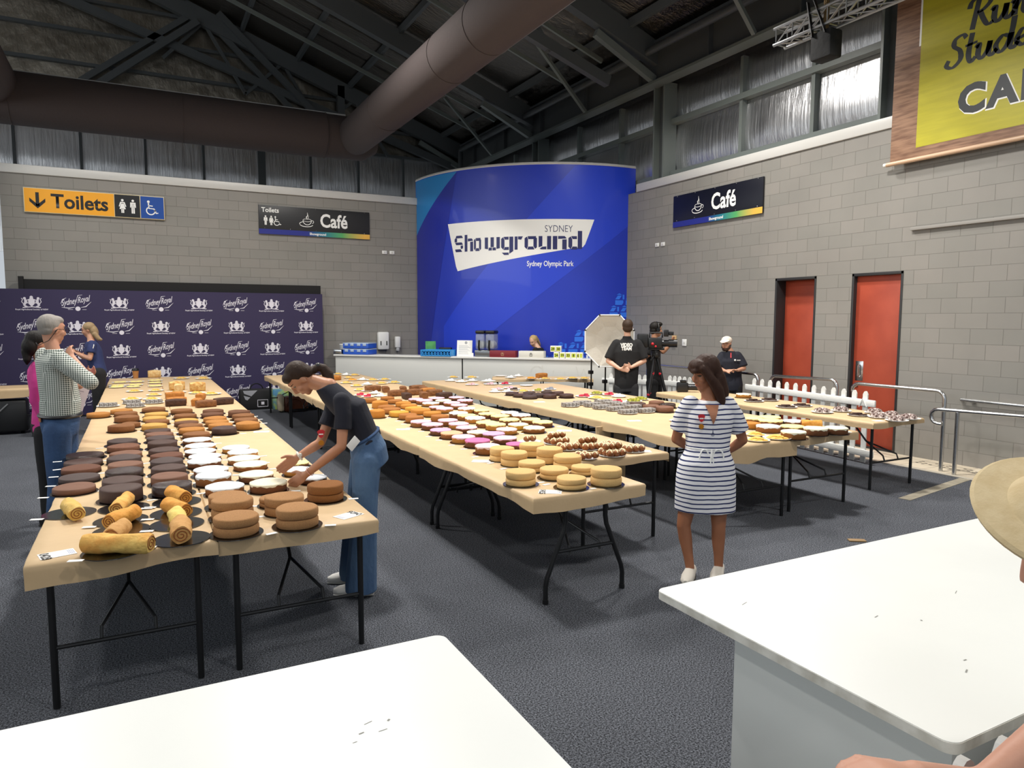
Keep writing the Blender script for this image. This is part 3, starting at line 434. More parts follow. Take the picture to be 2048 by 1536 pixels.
def cup(F,x,y,h):
    F.arc(x,y+.46*h,.3*h,-10,350,.03*h,20,.1*h); F.arc(x,y+.44*h,.3*h,180,360,.045*h,16,.3*h); F.arc(x+.36*h,y+.36*h,.1*h,-90,120,.035*h,10)
    F.arc(x-.06*h,y+.16*h,.46*h,190,350,.045*h,18,.16*h); F.arc(x-.2*h,y+.2*h,.34*h,110,200,.04*h,10,.14*h); F.stroke([(x,y+.5*h),(x-.06*h,y+.68*h),(x+.05*h,y+.8*h),(x+.02*h,y+1.02*h)],[.02*h,.07*h,.06*h,.01*h]); F.stroke([(x+.09*h,y+.52*h),(x+.07*h,y+.66*h),(x+.12*h,y+.78*h)],[.01*h,.04*h,.01*h])
X,Z=V((1,0,0)),V((0,0,1)); F=Flat()
t=empty('direction_sign',(-1.78,YB-.03,3.83)); tag(t,'long amber, black and blue sign reading Toilets with down arrow','sign')
bm=B(); box(bm,0,2.34,-.02,.02,0,.45,.004); obj('panel',bm,mat('sign_edge','#d9c9a0',.4),t)
YF=-.0215
F.rect(.012,.012,1.46,.438).build('amber_field',(0,YF,0),X,Z,s_yel,t); F.rect(1.47,.012,1.905,.438).build('black_field',(0,YF,0),X,Z,ink,t); F.rect(1.918,.012,2.328,.438).build('blue_field',(0,YF,0),X,Z,s_blue,t)
F.stroke([(.215,.37),(.215,.12)],.055).poly([(.215,.075),(.09,.2),(.09,.265),(.215,.15),(.34,.265),(.34,.2)]).build('arrow',(0,YF-.001,0),X,Z,ink,t)
text('lettering','Toilets',.36,(.43,YF-.001,.11),X,Z,ink,t,bold=.009,sx=.93)
woman(F,1.605,.09,.27); man(F,1.785,.09,.27); F.build('pictogram',(0,YF-.001,0),X,Z,sign_white,t); chair_icon(F,2.1,.09,.27); F.build('pictogram',(0,YF-.001,0),X,Z,sign_white,t)
def rainbow(axis,x0,x1):
    m,n,l,b=node_mat('spectrum_strip_%d'%axis,.45); g=n.new('ShaderNodeTexCoord'); s=n.new('ShaderNodeSeparateXYZ'); l.new(g.outputs['Object'],s.inputs[0]); mr=n.new('ShaderNodeMapRange'); mr.inputs[1].default_value=x0; mr.inputs[2].default_value=x1
    l.new(s.outputs[axis],mr.inputs[0]); r=n.new('ShaderNodeValToRGB'); l.new(mr.outputs[0],r.inputs[0]); e=r.color_ramp.elements; e[0].position=.42; e[0].color=H('#232c86'); e[1].position=.95; e[1].color=H('#e9b44c')
    for p,c in ((.58,'#237a8c'),(.74,'#57a862')): q=e.new(p); q.color=H(c)
    l.new(r.outputs[0],b.inputs['Base Color']); return m
def cafe_sign(loc,rz,w,label,toilets,field):
    t=empty('cafe_sign',loc,rz); tag(t,label,'sign')
    bm=B(); box(bm,0,w,-.015,.015,0,.6,.003); obj('panel',bm,field,t)
    F.rect(0,0,w,.105).build('spectrum_strip',(0,-.0165,0),X,Z,rainbow(0,0,w),t)
    text('lettering','Café',.4,(w*(.535 if toilets else .46),-.0175,.215),X,Z,sign_white,t,bold=.01,sx=.82)
    cup(F,w*(.42 if toilets else .31),.2,.3); F.build('cup_logo',(0,-.0175,0),X,Z,sign_white,t)
    text('small_lettering','Showground',.07,(w*.44,-.0175,.028),X,Z,sign_white,t,bold=.002)
    if toilets:
        text('small_lettering','Toilets',.135,(.06,-.0175,.46),X,Z,sign_white,t,bold=.003,sx=.95)
        man(F,.14,.19,.2); woman(F,.255,.19,.2); chair_icon(F,.37,.19,.19); F.build('pictogram',(0,-.0175,0),X,Z,sign_white,t)
    bm=B()
    for x in (.05,.27,.5,.73,.95):
        for z in (.125,.585): ball(bm,(w*x,-.016,z),.008,u=8,v=5)
    obj('screw_head',bm,steel,t)
cafe_sign((2.35,YB-.025,3.67),0,2.4,'dark sign on back wall reading Toilets and Café',True,mat('sign_charcoal','#232325',.45))
cafe_sign((XR-.025,11.0,3.65),-PI/2,2.25,'dark sign on right wall reading Café with cup logo',False,mat('sign_midnight','#0b0d1c',.4))
# ---------------------------------------------------------------- curved blue wall
CX,CY,CR=9.5,16.1,3.6
def cyl(s,z,dr=.004):
    a=PI+s/CR; return V((CX+(CR+dr)*math.cos(a),CY+(CR+dr)*math.sin(a),z))
S0,S1,ZP=-.03,5.69,5.08
t=empty('curved_wall',(CX-2.5,CY-2.5,0)); t.location=(0,0,0); tag(t,'tall curved royal blue feature wall behind the café counter','feature wall')
def sheet(name,m,fn,s0,s1,dr,n=48):
    bm=B(); pr=None
    for i in range(n+1):
        s=s0+(s1-s0)*i/n; lo,hi=fn(s); cur=(bm.verts.new(cyl(s,lo,dr)),bm.verts.new(cyl(s,hi,dr)))
        if pr: bm.faces.new((pr[0],cur[0],cur[1],pr[1]))
        pr=cur
    return obj(name,bm,m,t,angle=60)
b0=mat('royal_blue_gloss','#2138b4',.32,coat=.15); b1=mat('deep_blue_gloss','#1a2a9c',.32,coat=.15); b2=mat('mid_blue_gloss','#2743cc',.3,coat=.15); b3=mat('sky_blue_gloss','#2181c6',.35); b4=mat('pattern_blue','#3577ee',.35)
bm=B(); pr=None
for i in range(61):
    s=S0+(S1-S0)*i/60; cur=[bm.verts.new(cyl(s,z,d)) for z,d in ((0,0),(ZP,0),(ZP,-.06),(0,-.06))]
    if pr:
        for k in range(4): bm.faces.new((pr[k],cur[k],cur[(k+1)%4],pr[(k+1)%4]))
    pr=cur
obj('panel',bm,b0,t,angle=60)
bm=B(); tube(bm,[cyl(S0+(S1-S0)*i/60,ZP+.01,-.03) for i in range(61)],.04,6); obj('edge_strip',bm,white_cap,t)
line=lambda s,p,q: p[1]+(q[1]-p[1])*(s-p[0])/(q[0]-p[0])
A1,A2=(1.63,5.06),(0,3.8); B1,B2=(1.63,5.06),(.92,1.1); C1,C2=(5.7,4.62),(1.1,1.1)
# field left of the pale corner edge is darker; right of the long diagonal is brighter
sheet('corner_triangle',b3,lambda s:(line(s,A2,A1),ZP-.02),0,1.62,.003,20)
def midcol(s):  # darker wedge between corner edge and steep diagonal
    return (max(.05,line(s,B2,B1)) if s>.9 else .05, min(ZP-.02,line(s,A2,A1)))
sheet('dark_wedge',b1,lambda s:(max(.05,line(s,(.0,-1.5),(1.63,5.06))),line(s,A2,A1)),0,1.62,.003,24)
sheet('bright_field',b2,lambda s:(max(.05,line(s,(2.0,1.2),(5.7,4.0))),min(ZP-.02,line(s,(1.1,1.6),(4.3,5.06)))),1.2,5.68,.003,48)
# patterned corner: rows of interlocking tabs below a rising diagonal
F=Flat()
for i in range(16):
    for j in range(22):
        s=3.4+i*.26; z=.1+j*.26; s+=(j%2)*.13
        if z>2.62-(5.72-s)*.79 or s>5.55: continue
        F.poly([(s,z),(s+.16,z),(s+.2,z+.04),(s+.2,z+.1),(s,z+.1)]).poly([(s,z+.12),(s+.1,z+.12),(s+.16,z+.2),(s+.06,z+.2)]).rect(s+.18,z+.12,s+.225,z+.22).poly([(s+.03,z+.215),(s+.17,z+.215),(s+.1,z+.25)])
F.build('printed_pattern',(0,0,0),X,Z,b4,t,fn=lambda x,y:cyl(x,y,.005))
# white flag with the stencil lettering
fl_top=lambda s:3.955
def fl_lo(s):
    if s<1.62: return 3.955-(s-1.356)/(1.623-1.356)*1.04
    if s<4.15: return 2.913+(s-1.623)*(3.335-2.913)/(4.15-1.623)
    if s<4.5: return 3.335+(s-4.15)*.15
    return min(3.955,3.39+(s-4.5)*(3.955-3.39)/(4.713-4.5))
sheet('white_flag',sign_white,lambda s:(fl_lo(s),fl_top(s)),1.357,4.712,.005,70)
navy=mat('logo_navy','#232760',.4)
def stencil(F,ch,x,y,w,h):
    g=.02*h; k=.25*h
    P=lambda *q:F.poly([(x+a*w,y+b*h) for a,b in q])
    if ch=='S':
        P((.2,1.28),(.85,1.28),(1,1.08),(.12,1.08)); P((0,1.0),(.1,1.1),(.3,1.05),(.3,.78),(0,.78)); P((.05,.75),(.85,.75),(1,.55),(.2,.55)); P((.72,.5),(1,.5),(1,.28),(.8,.22),(.72,.3)); P((.05,.22),(.72,.22),(.9,0),(.15,0))
    if ch=='h': P((0,0),(.33,0),(.33,1.3),(0,1.3)); P((.38,1),(.85,1),(1,.82),(.38,.78)); P((.66,0),(1,0),(1,.76),(.66,.74))
    if ch=='o': P((.25,1),(.95,1),(.85,.78),(.3,.78)); P((0,.2),(0,.85),(.2,.98),(.28,.75),(.28,.25),(.18,.02)); P((.72,.25),(.72,.75),(.8,.98),(1,.85),(1,.15),(.85,.05)); P((.22,0),(.8,0),(.7,.22),(.3,.22))
    if ch=='w': P((0,.15),(0,1),(.22,1),(.22,.1)); P((.25,0),(.48,0),(.48,.22),(.27,.22)); P((.39,.25),(.61,.25),(.61,1),(.39,1)); P((.52,0),(.75,0),(.73,.22),(.52,.22)); P((.78,.1),(1,.15),(1,1),(.78,1))
    if ch=='g': P((.2,1),(.62,1),(.62,.78),(.3,.78)); P((0,.2),(0,.85),(.17,.98),(.28,.75),(.28,.25),(.18,.02)); P((.2,0),(.64,0),(.64,.22),(.3,.22)); P((.68,-.3),(1,-.1),(1,1),(.68,1)); P((.05,-.2),(.62,-.2),(.64,-.38),(.25,-.38))
    if ch=='r': P((0,0),(.36,0),(.36,1),(0,1)); P((.42,1),(1,1),(.8,.75),(.42,.78))
    if ch=='u': P((0,.15),(0,1),(.3,1),(.3,.25)); P((.08,.06),(.3,.2),(.62,.22),(.62,0),(.2,0)); P((.68,0),(1,0),(1,1),(.68,1))
    if ch=='n': P((0,0),(.32,0),(.32,1),(0,1)); P((.38,1),(.85,1),(1,.82),(.38,.78)); P((.68,0),(1,0),(1,.76),(.68,.74))
    if ch=='d': P((.2,1),(.62,1),(.62,.78),(.3,.78)); P((0,.2),(0,.85),(.17,.98),(.28,.75),(.28,.25),(.18,.02)); P((.2,0),(.64,0),(.64,.22),(.3,.22)); P((.68,.05),(1,.05),(1,1.4),(.68,1.4))
F=Flat(); q=lambda px:1.561+(px-345)*(4.451-1.561)/(1320-345)
for ch,a,b_ in (('S',345,425),('h',440,515),('o',522,582),('w',612,730),('g',740,830),('r',840,900),('o',912,1000),('u',1012,1100),('n',1112,1210),('d',1222,1320)): stencil(F,ch,q(a),3.33,q(b_)-q(a),.275)
F.build('logo_lettering',(0,0,0),X,Z,navy,t,fn=lambda x,y:cyl(x,y,.008))
text('small_lettering','SYDNEY',.2,(0,0,0),X,Z,navy,t,fn=lambda x,y:cyl(3.66+x*.8,3.69+y,.008),bold=-.002)
text('small_lettering','Sydney Olympic Park',.155,(0,0,0),X,Z,sign_white,t,fn=lambda x,y:cyl(3.29+x*.735,2.985+y,.006),bold=.002)
# ---------------------------------------------------------------- lime banner on the right wall
wood=mat('printed_wood','#96735a',.5,var=(3,'#6d4c38',6),stretch=(1,1.2,9))
lime=mat('printed_lime','#b3ab22',.5,var=(2,'#a8a01e',5),stretch=(1,1,9)); charc=mat('banner_charcoal','#2f3235',.5)
t=empty('hanging_banner',(XR-.12,6.43,4.0)); t.rotation_euler=(0,0,-PI/2); tag(t,'large wood grain banner with lime panel hanging on right wall','banner')
bm=B(); box(bm,0,3.2,-.004,.004,.02,2.9); obj('sheet',bm,wood,t,smooth=False)
bm=B(); tube(bm,[(-.05,0,0),(3.2,0,0)],.03,12); obj('bottom_rod',bm,mat('banner_rod','#caa98c',.35),t); 
bm=B(); tube(bm,[(-.09,0,0),(-.05,0,0)],.026,12); obj('end_cap',bm,white_plastic,t)
F=Flat(); F.rect(.36,.15,3.1,2.8).build('lime_field',(0,-.006,0),X,Z,lime,t); F.rect(.335,1.45,.36,2.12).rect(.335,2.09,.62,2.12).build('white_corner',(0,-.0065,0),X,Z,sign_white,t)
def script(F,pts,w): 
    L=[]
    for i in range(len(pts)-1):
        p0,p1,p2,p3=pts[max(i-1,0)],pts[i],pts[i+1],pts[min(i+2,len(pts)-1)]
        for k in range(6):
            u=k/6; L.append(tuple(.5*((2*p1[d])+(-p0[d]+p2[d])*u+(2*p0[d]-5*p1[d]+4*p2[d]-p3[d])*u*u+(-p0[d]+3*p1[d]-3*p2[d]+p3[d])*u**3) for d in (0,1)))
    L.append(pts[-1]); ws=[]
    for i,(x,y) in enumerate(L):
        a=L[max(i-1,0)]; b_=L[min(i+1,len(L)-1)]; dy=abs(b_[1]-a[1]); dx=abs(b_[0]-a[0]); ws.append(w*(.45+.75*dy/(dx+dy+1e-6)))
    F.stroke(L,ws)
GL={'R':([(.1,.0),(.2,.5),(.3,.98)],[(-.02,.72),(.05,.92),(.3,1.02),(.62,.98),(.66,.75),(.45,.56),(.24,.52)],[(.34,.53),(.45,.25),(.6,.02),(.78,.06)]),'u':([(0,.4),(.1,.5),(.08,.15),(.2,.0),(.38,.2),(.46,.48)],[(.46,.48),(.42,.12),(.52,.0),(.68,.15)]),'n':([(0,.4),(.1,.48),(.08,.0)],[(.09,.2),(.25,.47),(.38,.42),(.36,.1),(.46,0),(.6,.15)]),
 'S':([(.62,.86),(.5,1.0),(.25,.92),(.22,.7),(.42,.5),(.45,.2),(.2,.0),(-.02,.1),(.05,.28)],),'t':([(.22,.95),(.12,.3),(.2,.0),(.36,.12)],[(0,.58),(.4,.6)]),'d':([(.42,.42),(.22,.5),(.02,.25),(.15,.0),(.36,.15),(.5,.55),(.56,1.0)],[(.5,.5),(.46,.12),(.56,0),(.7,.15)]),'e':([(.02,.22),(.3,.3),(.32,.46),(.15,.48),(.02,.2),(.2,0),(.42,.14)],)}
def word(F,wd,x,y,h,w,slope=0):
    adv={'R':.72,'u':.62,'n':.56,'S':.6,'t':.36,'d':.64,'e':.42}
    for c in wd:
        for st in GL[c]: script(F,[(x+a*h,y+b_*h+slope*(x+a*h)) for a,b_ in st],w)
        x+=adv[c]*h
word(F,'Run',.97,1.43,.36,.062); word(F,'Studen',.72,1.02,.36,.06,.03); F.build('script_lettering',(0,-.0065,0),X,Z,charc,t)
text('shadow_lettering','CAF',.46,(.895,-.0065,.44),X,Z,sign_white,t,bold=.03,sx=1.0,space=1.18); text('block_lettering','CAF',.46,(.885,-.008,.45),X,Z,charc,t,bold=.022,sx=1.0,space=1.18)
# ---------------------------------------------------------------- lighting truss with bag
alu=mat('truss_aluminium','#b9bbbd',.3,.9)
t=empty('lighting_truss',(8.2,7.5,5.72)); tag(t,'short silver aluminium box truss hanging at the top right','truss')
bm=B()
for x,z in ((-.11,0),(.11,0),(-.11,.22),(.11,.22)): tube(bm,[(x,0,z),(x,-4,z)],.022,8)
obj('chord',bm,alu,t)
bm=B()
for k in range(14):
    y=-.04-k*.28
    for a,b_ in (((-.11,0),(-.11,.22)),((.11,0),(.11,.22)),((-.11,0),(.11,0)),((-.11,.22),(.11,.22))):
        tube(bm,[(a[0],y,a[1]),(b_[0],y-.28,b_[1])],.009,6); tube(bm,[(a[0],y,a[1]),(b_[0],y,b_[1])],.009,6)
obj('lacing',bm,alu,t)
t=empty('chain_bag',(8.2,6.72,5.3)); tag(t,'black fabric chain bag hung on the silver lighting truss','bag')
bm=B(); box(bm,-.12,.12,-.17,.15,.0,.36,.03); obj('pouch',bm,mat('black_nylon','#141517',.85,bump=(12,.4)),t)
bm=B(); bar(bm,(-.13,-.1,.3),(-.13,.1,.78),.05,.01); bar(bm,(-.13,.1,.3),(-.13,.2,.78),.05,.01); obj('strap',bm,black_plastic,t)
bm=B(); tube(bm,[(8.2,6.72,5.66),(8.2,6.74,6.6),(8.2,6.74,7.7)],.035,8); tag(obj('hoist_chain',bm,mat('chain_brass','#7d6642',.5,.6,bump=(60,.8))),'hoist chain rising from the chain bag to the roof','chain')
# ---------------------------------------------------------------- trestle tables under kraft paper
ZT=.744; K=.975
CAKES={k:[tuple(q*K for q in c[:4])+(c[4],) for c in L] for k,L in CAKES.items()}
PLATES=[(x*K,y*K,r*K,k) for x,y,r,k in PLATES]; BUNS=[(x*K,y*K,r*K,n,k) for x,y,r,n,k in BUNS]; LOAVES=[(x*K,y*K,k,a) for x,y,k,a in LOAVES]; ROLLS=[tuple(q*K for q in r[:5])+(r[5],) for r in ROLLS]; RBOARD=[(x*K,y*K) for x,y in RBOARD]
slab=mat('table_top_grey','#77787a',.6)
def kraft_mat():
    m,n,l,b=node_mat('kraft_paper',.5); b.inputs['Specular IOR Level'].default_value=.35
    g=n.new('ShaderNodeNewGeometry'); t=n.new('ShaderNodeTexNoise'); t.inputs['Scale'].default_value=5; t.inputs['Detail'].default_value=4; l.new(g.outputs['Position'],t.inputs['Vector'])
    r=n.new('ShaderNodeValToRGB'); r.color_ramp.elements[0].color=H('#c3a780'); r.color_ramp.elements[1].color=H('#d0b58f'); l.new(t.outputs[0],r.inputs[0]); l.new(r.outputs[0],b.inputs['Base Color'])
    v=n.new('ShaderNodeTexVoronoi'); v.inputs['Scale'].default_value=3.2; v.feature='DISTANCE_TO_EDGE'; l.new(g.outputs['Position'],v.inputs['Vector'])
    w=n.new('ShaderNodeTexNoise'); w.inputs['Scale'].default_value=7; w.inputs['Detail'].default_value=5; l.new(g.outputs['Position'],w.inputs['Vector'])
    a=n.new('ShaderNodeMath'); a.operation='MULTIPLY_ADD'; a.inputs[1].default_value=.35; l.new(v.outputs['Distance'],a.inputs[0]); l.new(w.outputs[0],a.inputs[2])
    bp=n.new('ShaderNodeBump'); bp.inputs['Distance'].default_value=.012; bp.inputs['Strength'].default_value=.45; l.new(a.outputs[0],bp.inputs['Height']); l.new(bp.outputs[0],b.inputs['Normal'])
    return m
kraft=kraft_mat()
def drape(name,x0,x1,y0,y1,z,dl,dr,df,db,seed,parent=None,fs=(1,1)):
    def axis(a,b,da,db_,n):
        L=[]
        for k in range(6,0,-1): L.append((a,-da*k/6))
        for i in range(n+1): L.append((a+(b-a)*i/n,0))
        for k in range(1,7): L.append((b,db_*k/6))
        return L
    xs=axis(x0,x1,dl,dr,12); ys=axis(y0,y1,df,db,max(8,int((y1-y0)/.12))); bm=B(); g=[]
    for i,(x,ox) in enumerate(xs):
        row=[]
        for j,(y,oy) in enumerate(ys):
            d=max(abs(ox),abs(oy)); e=min(1,d/.02)
            p=V((x,y,z)); nz=mnoise.noise(V((x*3+seed,y*3,seed))); n2=mnoise.noise(V((x*11,y*11+seed,3)))
            if d>0:
                q=d*(1+.35*nz*min(1,d/.05))*(fs[0]+(fs[1]-fs[0])*(x-x0)/(x1-x0) if oy<0 else 1); p.z-=max(0,q-.006)
                f=.010*e+.012*n2*min(1,d/.04)+d*.05*nz
                if ox: p.x+=math.copysign(f,ox)
                if oy: p.y+=math.copysign(f,oy)
            row.append(bm.verts.new(p))
        g.append(row)
    for i in range(len(g)-1):
        for j in range(len(g[0])-1): bm.faces.new((g[i][j],g[i+1][j],g[i+1][j+1],g[i][j+1]))
    return obj(name,bm,kraft,parent,angle=75)
def trestle(x0,x1,y0,y1,label,style='straight',z=ZT,rz=0,org=None):
    cx,cy=(x0+x1)/2,(y0+y1)/2; w,l=(x1-x0)/2,(y1-y0)/2
    t=empty('trestle_table',(cx,cy,0) if org is None else org,rz); tag(t,label,'table','kraft covered trestle tables')
    bm=B(); box(bm,-w+.012,w-.012,-l+.012,l-.012,z-.045,z-.004,.008); obj('tabletop',bm,slab,t)
    for s in (-1,1):
        ye=s*(l-.06)
        if style=='wishbone':
            for q in (-1,1):
                bm=B(); tube(bm,[(q*.16,ye,z-.05),(q*.16,ye,z-.2),(q*.17,ye,z-.26),(q*.3,ye,.17),(q*.31,ye,.12),(q*.31,ye,.02)],.0165,10); tube(bm,[(q*.31,ye,.03),(q*.31,ye,0)],.02,10); obj('leg',bm,black_steel,t)
            bm=B(); tube(bm,[(-.225,ye,.34),(.225,ye,.34)],.013,8); obj('crossbar',bm,black_steel,t)
        else:
            for q in (-1,1):
                bm=B(); tube(bm,[(q*(w-.07),ye,z-.05),(q*(w-.07),ye,0)],.0165,10); obj('leg',bm,black_steel,t)
            bm=B(); tube(bm,[(-w+.07,ye,.3),(w-.07,ye,.3)],.011,8); obj('crossbar',bm,black_steel,t)
        bm=B(); tube(bm,[(0,ye-s*.55,z-.05),(0,ye-s*.32,.47)],.011,8); tube(bm,[(0,ye-s*.32,.47),(-.12,ye-s*.02,.36),(-.12,ye,.31)],.009,8); tube(bm,[(0,ye-s*.32,.47),(.12,ye-s*.02,.36),(.12,ye,.31)],.009,8); obj('folding_brace',bm,black_steel,t)
    return t
def cover(x0,x1,y0,y1,label,d,seed,z=ZT,fs=(1,1)):
    o=drape('paper_cover',x0,x1,y0,y1,z,*d,seed,fs=fs); return tag(o,label,'table paper','kraft paper table covers')
PLACE=['nearest']+ORD[1:]
def row(x0,x1,ys,rowname,dl,dr,dfront,style0='straight',z=ZT,fs=(1,1)):
    x0,x1,ys=x0*K,x1*K,[y*K for y in ys]
    for i,(a,b) in enumerate(zip(ys,ys[1:])):
        w='nearest' if i==0 else ORD[i]+' from the front'
        trestle(x0+.015,x1-.015,a+.01,b-.01,'black legged trestle table, %s in %s'%(w.replace('the ',''),rowname.replace('the ','')),style0 if i<2 else 'straight',z)
        cover(x0,x1,a+.004,b-.004,'brown kraft paper over %s table in %s'%(w.split(' ')[0],rowname.replace('the ','')),(dl,dr,dfront if i==0 else .03,.03),i*7.3+x0,z,fs if i==0 else (1,1))
LY=[3.95,6.3,8.65,11.0,13.35,15.62]
row(-.52,.312,LY,'the far left row',.09,.02,.1,fs=(1.35,.75)); row(.332,1.19,LY,'the second row from the left',.02,.09,.085,fs=(1.1,1.0))
row(2.24,3.14,[3.95,6.06,8.32,10.58,12.84,15.1],'the third row from the left',.1,.02,.1,'wishbone')
row(3.16,4.08,[4.82,7.25,9.78,12.31,14.8],'the fourth row from the left',.02,.09,.07)
row(4.67,5.625,[4.76,6.66,8.58,10.54,12.5],'the fifth row from the left',.1,.02,.16,fs=(1.1,.95)); row(5.645,6.64,[4.84,6.68,8.6,11.05],'the sixth row from the left',.02,.08,.08)
row(7.2,8.1,[5.06,7.55,8.8],'the far right row',.07,.07,.07,z=.762)
ca=math.atan2(10.99-11.82,7.47-5.8); L_=math.hypot(7.47-5.8,11.82-10.99)
o=(5.8+math.cos(ca)*L_/2-math.sin(ca)*.24,11.82+math.sin(ca)*L_/2+math.cos(ca)*.24,0)
trestle(-L_/2+.02,L_/2-.02,-.23,.23,'folding trestle table set crosswise in front of the café counter','straight',.773,ca,o)
p=drape('paper_cover',-L_/2,L_/2,-.24,.24,.773,.06,.06,.07,.05,4.2); p.location=o; p.rotation_euler=(0,0,ca); tag(p,'brown kraft paper over the crosswise table by the counter','table paper','kraft paper table covers')
trestle(-3.4,-1.35,13.75,14.45,'folding trestle table at far left in front of the purple backdrop'); cover(-3.42,-1.33,13.74,14.46,'brown kraft paper over the far left table by the backdrop',(.06,.06,.16,.05),9)
bm=B(); box(bm,-.1,.3,-.01,.01,0,.7); o=obj('hanging_paper',bm,kraft,None,smooth=False,loc=(4.56,6.47,.0))
for v in o.data.vertices: v.co.y+=.03*math.sin(v.co.x*22+v.co.z*4); v.co.z=v.co.z*.92+.04
tag(o,'torn flap of kraft paper hanging between the fifth row tables','paper')
# ---------------------------------------------------------------- cakes
CK=dict(ch=('dark chocolate','#3c241c','#4a2d22'),ma=('matte dark domed chocolate','#3b2a27','#46322d'),mi=('milk brown chocolate','#6d452f','#7a5038'),ru=('rough topped chocolate','#6b4029','#532f1f'),ri=('swirl topped chocolate','#80533a','#5a3524'),gl=('shiny blackish chocolate','#2c1b17','#3a2620'),
 fr=('brown fruit','#6f431f','#8a5a2c'),fd=('dark brown fruit','#54311b','#6d4426'),gi=('golden brown','#9c6427','#b77c35'),gl2=('pale golden','#b98a3e','#caa054'),ca=('caramel brown','#94591f','#a86b2b'),oy=('yellow topped golden','#d09a35','#c4852a'),**{'or':('orange brown','#c07f2b','#b26f22')})
IC=dict(iw=('white iced','#e9edf0','#e2e6ea'),ic=('cream iced','#efe9d0','#e6dfc0'),iy=('pale yellow iced','#efe6a2','#e8dd90'),ip=('pale pink iced','#dfb3c4','#e3bccb'),ih=('hot pink iced','#cd6fa0','#c8649a'),ipw=('pinkish white iced','#e3cfcc','#dcc2c2'),ipe=('peach iced','#e0b088','#d8a47c'),iv=('lilac pink iced','#d3a3cb','#caa0cc'),il=('white iced yellow sided','#f0e9c4','#eadfae'))
SG=dict(sc=('light chocolate double layer sponge','#b98a58','#a2744a'),sd=('brown double layer sponge','#97622f','#875527'),sg=('golden double layer sponge','#edc585','#e2b673'))
crumb=lambda n,a,b,r=.8:mat(n,a,r,var=(26,b,5),bump=(70,.35))
MSH={}
def plain_mesh(k,v):
    rs=random.Random(hash(k)%99+v*5+1) if False else random.Random(sum(map(ord,k))+v*17)
    dome={'ma':.32,'gi':.2,'fr':.16,'fd':.16,'or':.16,'ru':.12,'ri':.1}.get(k,.05); ph=rs.random()*6
    am={'ru':.02,'fr':.02,'fd':.02,'ri':.015}.get(k,.008)
    w=lambda a,i:(1+am*math.sin(3*a+ph)+am*.8*math.sin(7*a+2*ph),.03*math.sin(2*a+ph)*(1 if i>3 else 0))
    bm=B(); lathe(bm,[(0,0),(.96,0),(1,.06),(.995,.45),(.985,.84),(.95,.94),(.86,.985),(.6,1+dome*.5),(.3,1+dome*.85),(0,1+dome)],32,wob=w)
    me=D.meshes.new('cake'); bm.to_mesh(me); bm.free()
    n,a,b=CK[k]; me.materials.append(crumb('crumb_'+n.replace(' ','_'),a,b,{'gl':.22,'ch':.5,'mi':.55,'ma':.6}.get(k,.8)))
    for p in me.polygons: p.use_smooth=True
    return [('cake',me)]
def iced_mesh(k,v):
    rs=random.Random(sum(map(ord,k))+v*17); ph=rs.random()*6; side={'il':('#e0ad3a','#d59f2f')}.get(k,[('#8a5428','#9c652f'),('#6b4022','#7f4d28'),('#b57a34','#c48a3f')][v])
    bm=B(); lathe(bm,[(0,0),(.96,0),(1,.05),(1,.78),(0,.78)],32,wob=lambda a,i:(1+.008*math.sin(5*a+ph),0))
    me=D.meshes.new('crumb_base'); bm.to_mesh(me); bm.free(); me.materials.append(crumb('crumb_side_%s'%side[0][1:],*side))
    sc=lambda a,i:(1+.012*math.sin(9*a+ph),(.07*math.sin(6*a+ph)+.06*math.sin(13*a+2*ph)) if i==0 else .015*math.sin(4*a+ph))
    bm=B(); lathe(bm,[(1.004,.72),(1.02,.84),(1.0,.95),(.93,1.0),(.6,1.06),(.3,1.1),(0,1.12)],40,wob=sc)
    mi=D.meshes.new('icing'); bm.to_mesh(mi); bm.free(); n,a,b=IC[k]; mi.materials.append(mat('icing_'+n.replace(' ','_'),a,.45,var=(14,b,3),bump=(22,.3)))
    for me_ in (me,mi):
        for p in me_.polygons: p.use_smooth=True
        me_.set_sharp_from_angle(angle=R(50))
    return [('crumb_base',me),('icing',mi)]
def sponge_mesh(k,v):
    rs=random.Random(sum(map(ord,k))+v*31); ph=rs.random()*6; n,a,b=SG[k]; out=[]
    w=lambda q,i:(1+.012*math.sin(3*q+ph)+.01*math.sin(8*q+ph*2),.012*math.sin(2*q+ph)*(i>2))
    split=.46+.06*v*.5
    for nm,z0,z1 in (('bottom_layer',0,split),('top_layer',split+.01,1)):
        h=z1-z0; bm=B(); lathe(bm,[(0,z0),(.93,z0),(.985,z0+.1*h),(1,z0+.5*h),(.985,z0+.86*h),(.95,z0+.96*h),(.85,z1),(0,z1+.02)],34,wob=w)
        me=D.meshes.new(nm); bm.to_mesh(me); bm.free(); me.materials.append(mat('sponge_'+n.replace(' ','_')+('_top' if nm[0]=='t' else ''),a if nm[0]=='t' else b,.9,var=(30,b if nm[0]=='t' else a,5),bump=(85,.5)))
        for p in me.polygons: p.use_smooth=True
        me.set_sharp_from_angle(angle=R(50)); out.append((nm,me))
    return out
def meshes(k,v):
    if (k,v) not in MSH: MSH[k,v]=(iced_mesh if k in IC else sponge_mesh if k in SG else plain_mesh)(k,v)
    return MSH[k,v]
ROWN=dict(LA='cake column one from left',LB='cake column two from left',LC='cake column three from left',LD='cake column four from left',LE='cake column five from left',LF='cake column six from left',
 M0='left edge of pink cake tables',M1='column one of pink cake tables',M2='column two of pink cake tables',M3='column three of pink cake tables',M4='column four of pink cake tables',M5='column five of pink cake tables',K0='left half of fifth table row',K1='left part of sixth table row',N='front of sixth table row')
